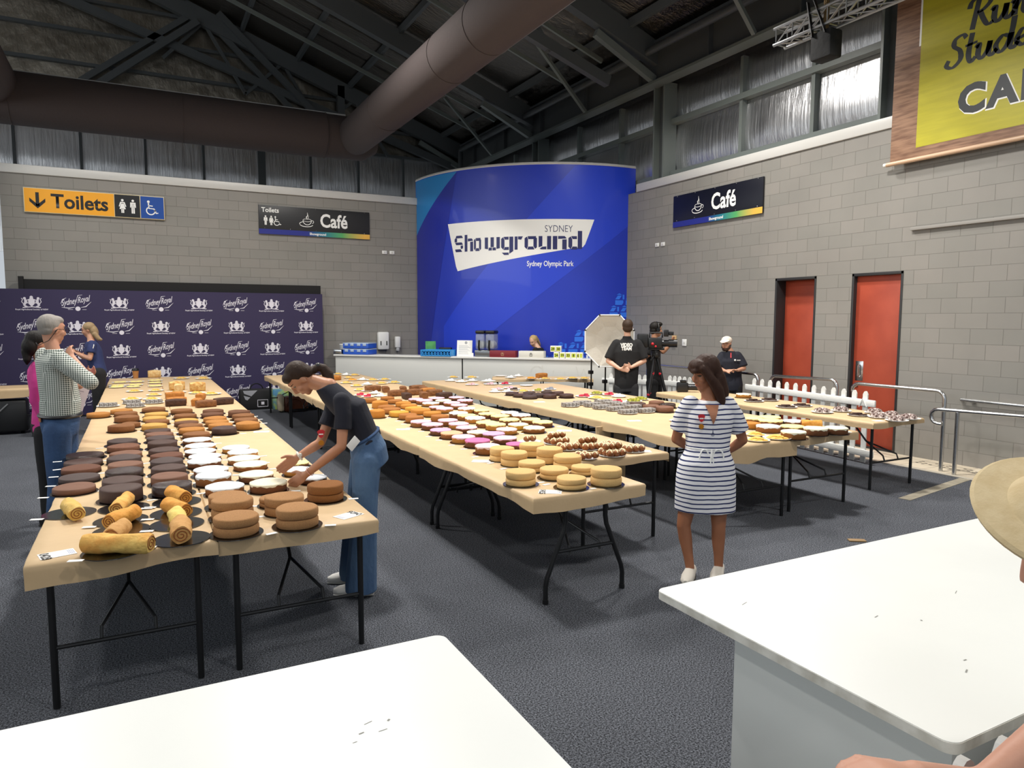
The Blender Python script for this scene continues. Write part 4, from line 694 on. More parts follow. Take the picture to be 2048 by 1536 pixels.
silver=mat('silver_cake_board','#6b6e73',.16,1,bump=(3,.05)); gold=mat('gold_cake_board','#a08a4a',.2,1)
paper=mat('white_card','#f1f0ec',.6)
bm=B(); lathe(bm,[(0,0),(1,0),(1,.004),(0,.004)],40); BOARD=D.meshes.new('cake_board'); bm.to_mesh(BOARD); bm.free(); BOARD.materials.append(silver)
bm=B(); box(bm,-.03,.03,-.013,.013,0,.002); box(bm,-.012,.012,-.004,.004,.002,.0022); TAG=D.meshes.new('entry_tag'); bm.to_mesh(TAG); bm.free(); TAG.materials.append(paper)
def add(name,me,loc,rz=0,sc=(1,1,1)):
    o=D.objects.new(name,me); o.location=loc; o.rotation_euler=(0,0,rz); o.scale=sc; return link(o)
groups={}
for k,L in CAKES.items():
    for c in L:
        key=k
        if k=='M': key='M%d'%min(range(6),key=lambda i:abs(c[0]-(2.36,2.62,2.93,3.24,3.54,3.81)[i]))
        if k=='K': key='K0' if c[0]<5.5 else 'K1'
        groups.setdefault(key,[]).append(c)
for key,L in groups.items():
    L.sort(key=lambda c:c[1])
    for i,(x,y,r,h,k) in enumerate(L):
        near=min([9]+[math.hypot(x-q[0],y-q[1]) for G in groups.values() for q in G if q[:2]!=(x,y)])
        br=max(r*1.04,min(r*1.2,near/2-.002))
        desc=(IC.get(k) or SG.get(k) or CK.get(k))[0]; lab='%s cake, %s from front, %s'%(desc,ORD[i],ROWN[key])
        z=ZT+.0055
        if x>7.2: z+=.018; x*=.985; y*=.985
        rz=rnd.random()*6.28; parts=meshes(k,rnd.randrange(3))
        if len(parts)==1: o=add('cake',parts[0][1],(x,y,z),rz,(r,r,h))
        else:
            o=empty('cake',(x,y,z),rz); o.scale=(r,r,h)
            for n,me in parts: link(D.objects.new(n,me),o)
        tag(o,lab,'cake','show cakes on the kraft covered tables')
        b=add('cake_board',BOARD,(x,y,z-.0045),0,(br,br,1)); tag(b,'silver round board under %s cake, %s in %s'%(desc.split(' ')[0],ORD[i],ROWN[key].replace('the ','')),'cake board','silver cake boards')
        if key[0] in 'LM' and y<9.2:
            s=-1 if key in('LA','M1','M2') or (key=='LB' and i%2) else 1
            tg=add('entry_tag',TAG,(x+s*(br+.028),y-.07+rnd.uniform(-.02,.02),ZT+.001),rnd.uniform(-.3,.3)); tag(tg,'small white tag by %s cake, %s in %s'%(desc.split(' ')[0],ORD[i],ROWN[key].replace('the ','')),'tag','white entry tags')
# swiss rolls
RK=dict(p=('#d8b466','#cfa650'),g=('#d69a48','#e2bd68'),o=('#cf8c33','#dba24a'),b=('#c99a5c','#b98749'),y=('#e2c872','#d8b95c'))
RL=['pale smooth swiss roll on the left board below the chocolate cakes','golden swiss roll, upper one of the middle boards','orange tinged swiss roll lying diagonally on middle board','sugary brown swiss roll tucked behind the long front roll','long golden swiss roll lying crosswise at the front','orange swiss roll, farthest of the right hand line','orange swiss roll, second farthest of the right hand line','pale yellow swiss roll, third of the right hand line','wrinkled tan swiss roll at front of the right hand line','orange roll cake lying behind cream cakes on right table']
for i,(x0,y0,x1,y1,r,k) in enumerate(ROLLS):
    a,b=V((x0,y0,0)),V((x1,y1,0)); d=(b-a).normalized(); mid=(a+b)/2; Lh=max((b-a).length/2,.1 if i<9 else .1)
    if i in(5,6,8): Lh=.115
    if i==4: Lh=.16
    t=empty('swiss_roll',(mid.x,mid.y,ZT+.006),math.atan2(d.y,d.x)); tag(t,RL[i],'cake','swiss rolls on silver boards')
    m=mat('roll_skin_'+k,RK[k][0],.8,var=(9,RK[k][1],6),bump=(30,.5)); bm=B(); n=26
    def ring(s,q): return [bm.verts.new((s,q*r*math.cos(2*PI*j/n)*(1+.05*math.sin(3*s*20+j)),r*.97+q*r*.95*math.sin(2*PI*j/n)+.004*math.sin(s*30+j*.8))) for j in range(n)]
    rr=[ring(-Lh,.9)]+[ring(-Lh+.015+(2*Lh-.03)*j/8,1+.04*math.sin(j*2.1+i)) for j in range(9)]+[ring(Lh,.9)]
    for p_,q_ in zip(rr,rr[1:]):
        for j in range(n): bm.faces.new((p_[j],p_[(j+1)%n],q_[(j+1)%n],q_[j]))
    bm.faces.new(rr[0][::-1]); bm.faces.new(rr[-1]); obj('sponge',bm,m,t,angle=50)
    for s in (-1,1):
        bm=B(); pts=[(s*(Lh+.001),r*.82*(1-j/40)*math.cos(s*j*.42),r*.97+r*.78*(1-j/40)*math.sin(j*.42)) for j in range(36)]; tube(bm,pts,.0024,5); obj('jam_spiral',bm,mat('roll_filling','#8a4a1c',.6),t)
    if i<9:
        bx,by=RBOARD[i]; o=add('cake_board',BOARD,(bx,by,ZT+.001+.0002*i),0,(.138,.138,1)); tag(o,'silver round board under the '+' '.join(RL[i].split(' ')[:9]),'cake board','silver cake boards')
        tg=add('entry_tag',TAG,(bx-.15 if i!=1 else bx+.12,by-.08,ZT+.0055),-.3,(1.1,1.1,1)); tag(tg,'small white tag by the '+' '.join(RL[i].split(' ')[:9]),'tag','white entry tags')
# plates and what is on them
bm=B(); lathe(bm,[(0,.002),(.6,.002),(.7,.006),(.98,.1),(1,.11),(.97,.12),(.72,.03),(.6,.022),(0,.02)],32); PLATE=D.meshes.new('paper_plate'); bm.to_mesh(PLATE); bm.free(); PLATE.materials.append(white_plastic)
for p in PLATE.polygons: p.use_smooth=True
def piece(name,fn,m):
    bm=B(); fn(bm); me=D.meshes.new(name); bm.to_mesh(me); bm.free(); me.materials.append(m)
    for p in me.polygons: p.use_smooth=True
    me.set_sharp_from_angle(angle=R(40)); return me
lam=mat('coconut_lamington','#b9b5b0',.9,var=(60,'#6c625c',6),bump=(140,.8)); yel=mat('butter_biscuit','#e3c266',.85,var=(18,'#cf9f42',5),bump=(50,.5)); oran=mat('orange_biscuit','#dd9a35',.8,var=(18,'#c97f26',5)); choc=mat('chocolate_slice','#3a241c',.6,bump=(60,.4)); whi=mat('white_meringue','#eceae4',.7,bump=(30,.3)); pin=mat('pink_slice','#e2b3bb',.6); redm=mat('red_jelly','#c2344a',.35); grn=mat('lime_slice','#b9b83a',.6,var=(30,'#6d6a2a',4)); rocky=mat('rocky_road','#4b2a22',.6,var=(38,'#e6d6cf',5),bump=(40,.8)); blu=mat('slate_sweet','#8d8f9a',.6)
sq=lambda w,d,h:(lambda b:box(b,-w/2,w/2,-d/2,d/2,0,h,.006))
PC={'l':('lamington',piece('lamington',sq(.055,.055,.05),lam),8,'coconut lamingtons'),'y':('biscuit',piece('biscuit',lambda b:lathe(b,[(0,0),(.03,0),(.034,.008),(.028,.016),(0,.02)],12),yel),12,'golden biscuits'),'o':('biscuit',piece('biscuit',lambda b:lathe(b,[(0,0),(.034,0),(.038,.01),(.028,.02),(0,.024)],12),oran),9,'orange biscuits'),
 'w':('meringue',piece('meringue',lambda b:lathe(b,[(0,0),(.032,0),(.034,.012),(.02,.028),(0,.036)],12),whi),7,'white sweets'),'c':('slice',piece('slice',sq(.06,.05,.02),choc),7,'chocolate slices'),'r':('slice',piece('slice',sq(.05,.045,.03),redm),5,'red topped slices'),'p':('slice',piece('slice',sq(.05,.045,.022),pin),6,'pale pink slices'),'g':('slice',piece('slice',sq(.05,.05,.03),grn),7,'yellow green slices'),
 'd':('rocky_road',piece('rocky_road',lambda b:ball(b,(0,0,.022),(.034,.03,.026),u=10,v=7),rocky),9,'rocky road chunks'),'b':('slice',piece('slice',sq(.05,.05,.03),blu),6,'grey blue slices'),'f':('friand',piece('friand',lambda b:ball(b,(0,0,.012),(.05,.016,.013),u=12,v=7),mat('sponge_finger','#e5cf7c',.85)),6,'pale sponge fingers'),'e':None}
def zone(x,y):
    if x<.312: return 'on the far left row of tables'
    if x<1.9: return 'on the second row of tables'
    if x<4.2: return 'at far end of pink cake tables'
    if x>6.9 and y<9.2: return 'on the far right table'
    if y>10.5 and x>5.56: return 'on the crosswise table by the counter'
    if x<5.49: return 'on the fifth row of tables'
    return 'on the sixth row of tables'
zs={}; placed=[]
for (x,y,r,k) in sorted(PLATES,key=lambda p:p[1]):
    z=ZT+.001
    if y>11.02 and x>5.56: x*=.974; y*=.974; z=.774
    if x>6.9 and y<9: x*=.985; y*=.985; z=.763
    for _ in range(30):
        for (qx,qy,qr) in placed:
            d=math.hypot(x-qx,y-qy); mn=(r+qr)*.98
            if 0<d<mn: x+=(x-qx)/d*(mn-d)*.5; y+=(y-qy)/d*(mn-d)*.5
    placed.append((x,y,r)); zn=zone(x,y); i=zs[zn]=zs.get(zn,-1)+1; od='nearest' if i==0 else (ORD[i] if i<20 else 'twenty '+ORD[i-20])+' nearest'
    o=add('plate',PLATE,(x,y,z),0,(r,r,.13)); pc=PC[k]; what=pc[3] if pc else 'nothing'
    tag(o,'white plate with %s, %s %s'%(what,od,zn) if pc else 'empty white plate, %s %s'%(od,zn),'plate','white plates of sweets')
    if pc:
        nm,me,n,pl=pc; far=y>9; n=max(4,n*2//3) if far else n
        lab='%s heaped on white plate %s %s'%(nm.replace('_',' '),od,zn)
        for j in range(n):
            a=2.4*j; q=r*.62*math.sqrt((j+.3)/n); lay=0
            if nm=='lamington': q=0; cx_,cy_=(j%4-1.5)*.056,(j//4-.5)*.058
            elif nm=='friand': cx_,cy_=(j%2-.5)*.1,(j//2-1)*.036
            else: cx_,cy_=q*math.cos(a),q*math.sin(a); lay=(.014 if j<n//3 else 0)
            s=.9 if far else 1
            tag(add(nm,me,(x+cx_*s,y+cy_*s,z+.004+lay),(a if nm not in('lamington','friand') else rnd.uniform(-.08,.08))),lab,nm.replace('_',' '),pl+' on plates')
# hot cross buns
bunm=mat('bun_crust','#94561f',.5,var=(16,'#6f3c18',5),bump=(40,.3)); crossm=mat('bun_cross','#ecd9b0',.7)
bm=B()
for v in ball(bm,(0,0,.024),(.036,.036,.028),u=16,v=9): v.co.x=math.copysign(abs(v.co.x/.036)**.75,v.co.x)*.033; v.co.y=math.copysign(abs(v.co.y/.036)**.75,v.co.y)*.033
ball(bm,(0,0,.02),.01,u=6,v=4); BUN=D.meshes.new('bun'); bm.to_mesh(BUN); bm.free(); BUN.materials.append(bunm)
bm=B()
for a in (0,PI/2): tube(bm,[(.037*math.cos(q)*math.cos(a),.037*math.cos(q)*math.sin(a),.0245+.029*math.sin(q)) for q in [R(20+140*i/10) for i in range(11)]],.0065,6)
CROSS=D.meshes.new('dough_cross'); bm.to_mesh(CROSS); bm.free(); CROSS.materials.append(crossm)
for me in (BUN,CROSS):
    for p in me.polygons: p.use_smooth=True
BL=['of two scroll buns behind the golden sponges','far left of the bun plates','second bun plate from the left','middle of the bun plates','the big seeded batch near the table end','behind the big seeded batch','smallest plate at the right table corner','low batch in front of the other buns']
for i,(x,y,r,n,k) in enumerate(BUNS):
    o=add('plate',PLATE,(x,y,ZT+.001+.0015*(i%3)),0,(min(r,.115),min(r,.115),.1)); tag(o,'white plate under hot cross buns, '+BL[i],'plate','white plates of sweets')
    nn=0; cols=2 if n<=2 else 3
    for j in range(n):
        lay=0; jj=j
        if n==12 and j>=9: lay=1; jj=(j-9)+3
        if n<9: cols=min(n,3)
        bx=x+(jj%cols-(cols-1)/2)*.062; by=y+(jj//cols-((min(n,9)-1)//cols)/2)*.06
        t=empty('hot_cross_bun',(bx,by,ZT+.012+lay*.05),rnd.uniform(-.2,.2)); s=rnd.uniform(.86,1.0); t.scale=(s,s,s)
        tag(t,'hot cross bun on plate, '+BL[i],'bun','hot cross buns'); link(D.objects.new('bun_body',BUN),t); link(D.objects.new('dough_cross',CROSS),t)
# loaves
LM={'d':('brown loaf cake','#6e4424','#84552d'),'k':('dark chocolate loaf cake','#3e251b','#4d3021'),'o':('orange brown loaf cake','#b97a34','#a5672a'),'b':('crusty bread loaf','#bb8440','#d9b878'),'w':('pale crusty bread loaf','#dcc08a','#cda468')}
lp=[]
for i,(x,y,k,a) in enumerate(sorted(LOAVES,key=lambda q:q[1])):
    for _ in range(25):
        for q in lp:
            d=math.hypot(x-q[0],y-q[1]); 
            if 0<d<.25: x+=(x-q[0])/d*(.25-d)*.5; y+=(y-q[1])/d*(.25-d)*.5
    z=ZT+.001
    if y>11.2 and x>5.85: x*=.974; y*=.974; z=.774
    lp.append((x,y)); n,c1,c2=LM[k]; bm=B(); Lg,Wd,Ht=(.24,.11,.085) if k not in 'bw' else (.22,.13,.13); rr=[]
    for j in range(9):
        s=-1+j/4; e=math.sqrt(max(0,1-abs(s)**6)); rr.append((V((s*Lg/2,0,Ht*.5)),V((0,Wd/2*(.86+.14*e),0)),V((0,0,Ht*.5))))
    R2=[]
    for c,ax,ay in rr:
        ring=[]
        for q in range(20):
            t_=2*PI*q/20; cs,sn=math.cos(t_),math.sin(t_); sx=math.copysign(abs(cs)**.45,cs); sy=math.copysign(abs(sn)**.45,sn); top=1+.22*(1-(2*c.x/Lg)**2)*(1-sx*sx*.6) if sn>0 else 1
            ring.append(bm.verts.new(c+ax*sx*(1 if sn>0 else .9)+ay*sy*top))
        R2.append(ring)
    for p_,q_ in zip(R2,R2[1:]):
        for j in range(20): bm.faces.new((p_[j],p_[(j+1)%20],q_[(j+1)%20],q_[j]))
    bm.faces.new(R2[0][::-1]); bm.faces.new(R2[-1]); o=obj('loaf',bm,mat('crumb_'+n.replace(' ','_'),c1,.8,var=(20,c2,5),bump=(45,.6)),angle=45,loc=(x,y,z)); o.rotation_euler=(0,0,a)
    j=sum(1 for q in lp if zone(*q)==zone(x,y)); tag(o,'%s, %s loaf %s'%(n,'nearest' if j==1 else ORD[j-1]+' nearest',zone(x,y)),'loaf','loaf cakes and breads')
# number cards
def card(x,y,rz,label,txt,z=ZT+.001,s=1):
    t=empty('number_card',(x*K,y*K,z),rz); tag(t,label,'card','printed number cards'); t.scale=(s,s,s)
    bm=B(); box(bm,-.075,.075,-.05,.05,0,.0015); obj('card_sheet',bm,paper,t,smooth=False)
    if txt: text('number',txt,.055,(-.068,.045,.002),(0,-1,0),(1,0,0),ink,t,bold=.002,sx=.95)
    F=Flat()
    for i in range(4): F.rect(.045+i*.007,-.035,.047+i*.007,.035)
    F.build('printed_lines',(0,0,.002),V((1,0,0)),V((0,1,0)),mat('print_blue','#5570a8',.6),t)
card(-.4,4.07,.25,'white card numbered 0428 at front left corner of tables','0428'); card(1.06,4.1,-2.7,'white card numbered 0426 at the right front corner of left tables','0426')
card(-.46,4.97,.1,'white number card half hidden behind the pale swiss roll',None,s=.8); card(2.42,4.05,-.6,'white number card at the front corner of pink cake tables','0425'); card(2.45,5.2,-.6,'white number card left of the golden sponges',None)
card(2.43,7.1,-.3,'white number card by the first pink cakes on left edge',None,s=.9); card(3.9,4.95,-.5,'white number card beside the right bun plate',None); card(6.45,4.88,-.4,'white card numbered 501 hanging on the sixth row front edge','501'); card(1.08,7.6,-.2,'white number card right of the golden cakes',None)
card(3.9,6.25,-.6,'white number card behind the bun plates on right edge',None); card(5.0,6.5,-.3,'white number card on the bare paper of the fifth row',None)
card(4.95,8.6,-.3,'white number card in front of the dark far cakes',None); card(7.4,5.14,-.3,'white number card at far right table front',None,z=.7635,s=.8)
# ---------------------------------------------------------------- café counter and what stands on it
cl=mat('counter_laminate','#c9c9c4',.35); ctop=mat('counter_worktop','#dcdcd8',.25)
CA=math.atan2(11.25-15.5,8.1-3.77); CL=6.067; CB=V((3.77,15.5,0))
t=empty('cafe_counter',CB,CA); tag(t,'long pale grey café counter running diagonally before the blue wall','counter')
for i,(a,b) in enumerate(((.02,2.94),(2.97,6.06))):
    bm=B(); box(bm,a,b,.03,.06,.09,1.055,.003); obj('front_panel',bm,cl,t)
bm=B(); box(bm,0,.02,.03,.4,.09,1.055); box(bm,6.045,6.065,.03,.4,.09,1.055); obj('end_panel',bm,cl,t)
bm=B(); box(bm,.03,6.04,.07,.4,0,1.05); obj('carcass',bm,mat('counter_dark_gap','#3a3b3c',.6),t)
bm=B(); box(bm,-.03,6.1,-.01,.43,1.062,1.1,.006); obj('worktop',bm,ctop,t)
F=Flat(); F.arc(4.55,.8,.13,40,320,.025,16).stroke([(4.66,.95),(4.68,.75),(4.74,.68)],.025).arc(5.0,.8,.12,150,380,.02,16).stroke([(5.35,.95),(5.42,.7),(5.5,.9),(5.58,.7),(5.68,1.0)],.02)
F.build('faded_lettering',(0,.0285,0),X,Z,mat('faded_print','#d2d1cb',.35),t)
def con(s,q,z=1.1): return V((CB.x+math.cos(CA)*s-math.sin(CA)*q,CB.y+math.sin(CA)*s+math.cos(CA)*q,z))
def on(name,s,q,label,cat,group=None,z=1.1,rz=0): return tag(empty(name,con(s,q,z),CA+rz),label,cat,group)
crate_b=mat('blue_crate','#2c5cc4',.4); crate_l=mat('light_blue_crate','#2f93dc',.4); clear=mat('clear_plastic','#cfd8dd',.15,alpha=.35); lidm=mat('crate_lid_clear','#a9bcd6',.3)
for k in range(2):
    t=on('storage_crate',.5,.21,'blue crate with clear lid on counter, %s of the stack of two'%('lower','upper')[k],'crate',z=1.1+k*.13)
    bm=B()
    for a in (-.3,.3): box(bm,a-.006,a+.006,-.19,.19,.01,.105,.003)
    for a in (-.19,.19): box(bm,-.3,.3,a-.006,a+.006,.01,.105,.003)
    box(bm,-.3,.3,-.19,.19,.003,.015); obj('crate_body',bm,crate_b,t)
    bm=B(); box(bm,-.31,.31,-.2,.2,.105,.122,.004)
    for x in (-.22,-.08,.08,.22): box(bm,x-.04,x+.04,-.205,-.195,.06,.115,.003)
    obj('crate_lid',bm,lidm,t)
t=on('food_tub',.05,.31,'clear tub with red contents at left end of counter','tub'); bm=B(); lathe(bm,[(0,.002),(.08,.002),(.1,.2),(.094,.2),(.076,.01),(0,.01)],20); obj('tub_wall',bm,clear,t)
bm=B(); lathe(bm,[(0,.012),(.074,.012),(.085,.1),(0,.13)],16); obj('contents',bm,mat('tub_red','#b5483a',.6,var=(14,'#e7e2da',3)),t); bm=B(); lathe(bm,[(0,.2),(.103,.2),(.103,.215),(0,.215)],20); obj('lid',bm,white_plastic,t)
t=on('steel_tray',.06,.1,'small stainless steel tray by the clear tub on counter','tray'); bm=B(); box(bm,-.1,.1,-.09,.09,0,.1,.01); obj('tray_body',bm,steel,t); bm=B(); box(bm,-.115,.115,-.105,.105,.1,.108,.003); obj('rim',bm,steel,t)
t=on('menu_card',2.12,.34,'green menu card standing against the blue wall end','card'); bm=B(); box(bm,-.11,.11,-.004,.004,0,.3); obj('card_sheet',bm,mat('menu_green','#4c9a52',.5,var=(6,'#347a44')),t); t.rotation_euler=(R(-8),0,CA+.5)
t=on('open_crate',2.38,.16,'light blue ventilated crate lying flat on the counter','crate'); bm=B()
for q in (-.18,.18):
    for k in range(9): bar(bm,(-.32+.07*k,q,.005),(-.26+.07*k,q,.115),.012,.012); bar(bm,(-.26+.07*k,q,.005),(-.32+.07*k,q,.115),.012,.012)
    box(bm,-.33,.33,q-.01,q+.01,.105,.13,.003); box(bm,-.33,.33,q-.01,q+.01,0,.02,.003)
for q in (-.33,.33): box(bm,q-.01,q+.01,-.18,.18,0,.13,.003)
box(bm,-.33,.33,-.18,.18,.05,.058); box(bm,-.33,.33,-.18,.18,.118,.128); obj('crate_body',bm,crate_l,t)
t=on('gadget',2.42,.395,'black handset lying behind the light blue crate','gadget'); bm=B(); box(bm,-.12,.16,-.05,.05,.12,.17,.02); box(bm,-.1,.1,-.02,.02,0,.12); obj('gadget_body',bm,black_plastic,t)
t=on('notice',2.93,.22,'white printed notice standing on the café counter','notice'); bm=B(); box(bm,-.17,.17,-.004,.004,0,.33); obj('notice_sheet',bm,paper,t); t.rotation_euler=(R(-6),0,CA)
F=Flat(); F.disc(.03,.28,.03)
for k in range(9): F.rect(-.13,.04+.022*k,.13-.03*(k%3),.046+.022*k)
F.build('printed_lines',(0,-.0045,0),X,Z,mat('print_grey','#a3a5a8',.6),t)
t=on('name_card',3.12,.1,'small blank white card beside the printed notice','card'); bm=B(); box(bm,-.055,.055,-.003,.003,0,.075); obj('card_sheet',bm,paper,t)
t=on('slush_machine',3.42,.24,'twin bowl drinks machine with black lids on counter','drinks machine')
bm=B(); box(bm,-.22,.22,-.15,.15,0,.14,.02); obj('base',bm,mat('machine_steel','#7d8186',.3,.8),t)
for s in (-1,1):
    bm=B(); box(bm,s*.11-.095,s*.11+.095,-.14,.14,.15,.47,.03); b_=obj('bowl',bm,mat('smoky_bowl','#aab2ba',.1,alpha=.45),t)
    bm=B(); tube(bm,[(s*.11,-.1,.25),(s*.11,.12,.25)],.075,18); obj('auger',bm,mat('auger_white','#d5d9dc',.3),t)
    bm=B(); box(bm,s*.11-.1,s*.11+.1,-.145,.145,.47,.54,.025); obj('bowl_lid',bm,black_plastic,t)
    bm=B(); tube(bm,[(s*.11,-.17,.34),(s*.11,-.19,.2),(s*.11,-.16,.14)],.022,8); obj('tap',bm,black_plastic,t)
def flatbox(s,w,c,label,ink_c,h=.135):
    t=on('display_box',s,.1,label,'box'); bm=B(); box(bm,-w/2,w/2,-.09,.11,0,h,.006); obj('carton',bm,c,t)
    F=Flat(); F.arc(0,h*.5,.03,0,360,.006,16).rect(-.022,h*.5-.004,.022,h*.5+.004).rect(-.03,h*.24,.03,h*.3).rect(-.01,h*.5,.01,h*.68); F.build('printed_logo',(0,-.0915,0),X,Z,ink_c,t)
flatbox(3.83,.55,mat('maroon_card','#7c1f2a',.5),'maroon box on the café counter below the drinks machine',mat('gold_print','#b58d6c',.5)); flatbox(4.43,.52,mat('cream_card','#dedcd2',.5),'white box on counter in front of the blonde server',mat('print_dark','#4d4a45',.6))
gm=mat('cube_green','#c3cf3d',.5)
for k,(s,z,n) in enumerate(((4.87,.125,'29'),(4.98,.125,'38'),(4.94,0,'24'),(5.06,0,'19'),(5.18,0,'33'),(5.29,0,'8'),(5.38,0,'6'),(5.44,0,''))):
    wd=.105 if k<6 else .06; t=on('number_cube',s,.1,'white and green table number cube, '+('left of upper pair','right of upper pair','first of lower line','second of lower line','third of lower line','fourth of lower line','fifth of lower line','last of lower line')[k],'number cube','table number cubes',1.1+z)
    bm=B(); box(bm,-wd/2,wd/2,-.05,.05,0,.122,.004); obj('cube_body',bm,white_plastic,t)
    F=Flat(); F.rect(-wd*.38,.02,wd*.38,.1).build('green_panel',(0,-.051,0),X,Z,gm,t)
    if n: text('number',n,.07,(0,-.052,.036),X,Z,ink,t,bold=.002,align='CENTER')
for k in range(9):
    t=on('glass_jar',5.55+.055*k,.12+.05*(k%2),'small clear glass beside the number cubes on counter','glass','glasses at the right end of the counter'); bm=B(); lathe(bm,[(0,.003),(.02,.003),(.025,.07),(.022,.07),(.018,.008),(0,.008)],12); obj('glass_wall',bm,mat('clear_glass','#e3edf2',.05,alpha=.4),t)
# ---------------------------------------------------------------- purple media backdrop
purple=mat('purple_backdrop','#2c2449',.6,bump=(2,.1)); prn=mat('backdrop_print','#dcd9e4',.6)
t=empty('media_backdrop',(0,15.75,0)); tag(t,'wide dark purple media backdrop printed with white crests and scripts','backdrop')
bm=B(); box(bm,-4.2,3.585,0,.1,.03,2.405); obj('panel',bm,purple,t,smooth=False)
bm=B(); box(bm,-1.9,3.58,.12,.2,2.3,2.59); box(bm,-1.92,-1.84,.1,.2,2.4,2.64); obj('black_drape',bm,mat('black_drape','#0f0f11',.8),t)
bm=B(); box(bm,-4.2,3.6,-.03,.12,0,.03); obj('foot_rail',bm,black_plastic,t)
me1,_=text_polys('Sydney',.13,bold=.001,shear=.3); me2,_=text_polys('Royal',.13,bold=.001,shear=.3)
bm=B()
for me,ox,oy in ((me1,-.245,-.02),(me2,.015,.035)):
    for v in me.vertices: y0=v.co.y*1.25; v.co=V((ox+v.co.x*.68,0,oy+y0+v.co.x*.14))
    bm.from_mesh(me)
F=Flat(); F.disc(.02,-.07,.042).stroke([(-.24,-.045),(-.12,-.06),(-.03,-.04)],[.004,.018,.006]).stroke([(.07,-.045),(.15,-.03),(.24,.06)],[.006,.016,.003]).stroke([(.09,-.085),(.16,-.085)],.006).stroke([(-.14,-.085),(-.06,-.085)],.006).stroke([(-.25,.02),(-.22,.1),(-.16,.13)],[.006,.014,.004]).stroke([(-.0,.09),(.03,.18),(.1,.19)],[.004,.012,.004])
for pl in F.p: bm.faces.new([bm.verts.new((x,0,y)) for x,y in pl])
SCR=D.meshes.new('script_print'); bm.to_mesh(SCR); bm.free(); SCR.materials.append(prn)
F=Flat(); F.poly([(-.05,.1),(.05,.1),(.05,.02),(0,-.04),(-.05,.02)]).disc(0,.135,.026).rect(-.03,.1,.03,.12)
for s in (-1,1):
    F.disc(s*.105,.115,.022).stroke([(s*.1,.105),(s*.085,.05),(s*.115,-.01),(s*.09,-.045)],[.03,.05,.035,.02]).stroke([(s*.085,.07),(s*.05,.09)],.014).stroke([(s*.085,.03),(s*.055,.03)],.014).stroke([(s*.115,0),(s*.15,.05),(s*.135,.1),(s*.155,.115)],.012).stroke([(s*.11,-.01),(s*.06,-.045)],.016)
F.stroke([(-.14,-.055),(0,-.04),(.14,-.055)],.016)
me3,_=text_polys('Royal Agricultural Society of NSW',.036,bold=.0008,align='CENTER'); bm=B()
for v in me3.vertices: v.co=V((v.co.x,0,v.co.y-.1))
bm.from_mesh(me3)
for pl in F.p: bm.faces.new([bm.verts.new((x,0,y)) for x,y in pl])
CRE=D.meshes.new('crest_print'); bm.to_mesh(CRE); bm.free(); CRE.materials.append(prn)
for j in range(5):
    for i in range(-2,8):
        me=CRE if (i+j)%2==0 else SCR; o=link(D.objects.new(me.name,me),t); o.location=(-1.72+.706*i,-.003,2.12-.455*j)
# ---------------------------------------------------------------- white picket fences and stainless rails
wpaint=mat('white_picket_paint','#e6e6e2',.45,bump=(25,.15))
def picket_shape(bm,x,y,z0,z1,w,th,M=None):
    h=w*.55; pts=[(-w/2,z0),(w/2,z0),(w/2,z1-h),(w*.28,z1-h*.25),(w*.1,z1),(-w*.1,z1),(-w*.28,z1-h*.25),(-w/2,z1-h)]
    a=[bm.verts.new((x+p,y-th/2,z)) for p,z in pts]; b=[bm.verts.new((x+p,y+th/2,z)) for p,z in pts]; n=len(pts)
    bm.faces.new(a); bm.faces.new(b[::-1])
    for i in range(n): bm.faces.new((a[i],b[i],b[(i+1)%n],a[(i+1)%n]))
def fence(p0,p1,h,n,label,lean=0,w=.075,zr=(.14,.8),ext=.12):
    p0,p1=V(p0),V(p1); L=(p1-p0).length; rz=math.atan2((p1-p0).y,(p1-p0).x)
    t=empty('picket_fence',p0,rz); t.rotation_euler=(lean,0,rz); tag(t,label,'fence','white picket fences')
    for i in range(n):
        bm=B(); picket_shape(bm,.06+(L-.12)*i/(n-1),0,.012 if abs(lean)<.05 else .02,h,w,.018); obj('picket',bm,wpaint,t,smooth=False)
    for z in zr:
        bm=B(); box(bm,-ext,L+ext,.01,.04,z*h/.95-.045,z*h/.95+.045,.01); obj('rail',bm,wpaint,t)
    bm=B(); tube(bm,[(.12,.045,zr[1]*h/.95-.06),(.06,.05,zr[1]*h/.95+.06),(0,.045,zr[1]*h/.95-.05)],.006,6); obj('cable_tie',bm,white_plastic,t)
    return t
fence((8.36,5.95,0),(8.62,8.2,0),.95,13,'white picket fence panel standing between chocolate table and red doors')
fence((8.7,8.75,0),(8.5,10.1,0),.86,12,'white picket fence panel behind the striped dress woman by the rail'); fence((8.45,10.25,0),(7.9,11.1,0),.85,9,'far white picket fence panel past the video camera tripod')
fence((1.0,.72,0),(2.35,.72,0),1.065,10,'white picket fence under the hands at the bottom right corner',w=.06,ext=0)
def rail(pts,label,r=.024):
    bm=B(); tube(bm,pts,r,12); return tag(obj('handrail',bm,steel),label,'handrail','stainless handrails')
def bend(c,r,a0,a1,x,y): return arcpts(c,r,R(a0),R(a1),x,y,6)
Yv,Zv=V((0,1,0)),V((0,0,1))
rail([(8.76,6.45,.84)]+bend((8.76,6.4,.9),.1,0,90,Yv,Zv)+[(8.76,6.3,1.0)]+bend((8.76,5.32,.9),.1,90,180,Yv,Zv)+[(8.76,5.22,.6),(8.76,5.22,.006)],'tall stainless handrail with square bend beside the right red door')
rail([(8.76,7.95,.006),(8.76,7.95,.9)]+bend((8.76,7.85,.9),.1,0,90,Yv,Zv)[1:]+[(8.76,6.9,1.02)]+bend((8.76,6.85,.92),.1,90,180,Yv,Zv)+[(8.76,6.75,.006)],'stainless handrail behind the white picket fence before the doors')
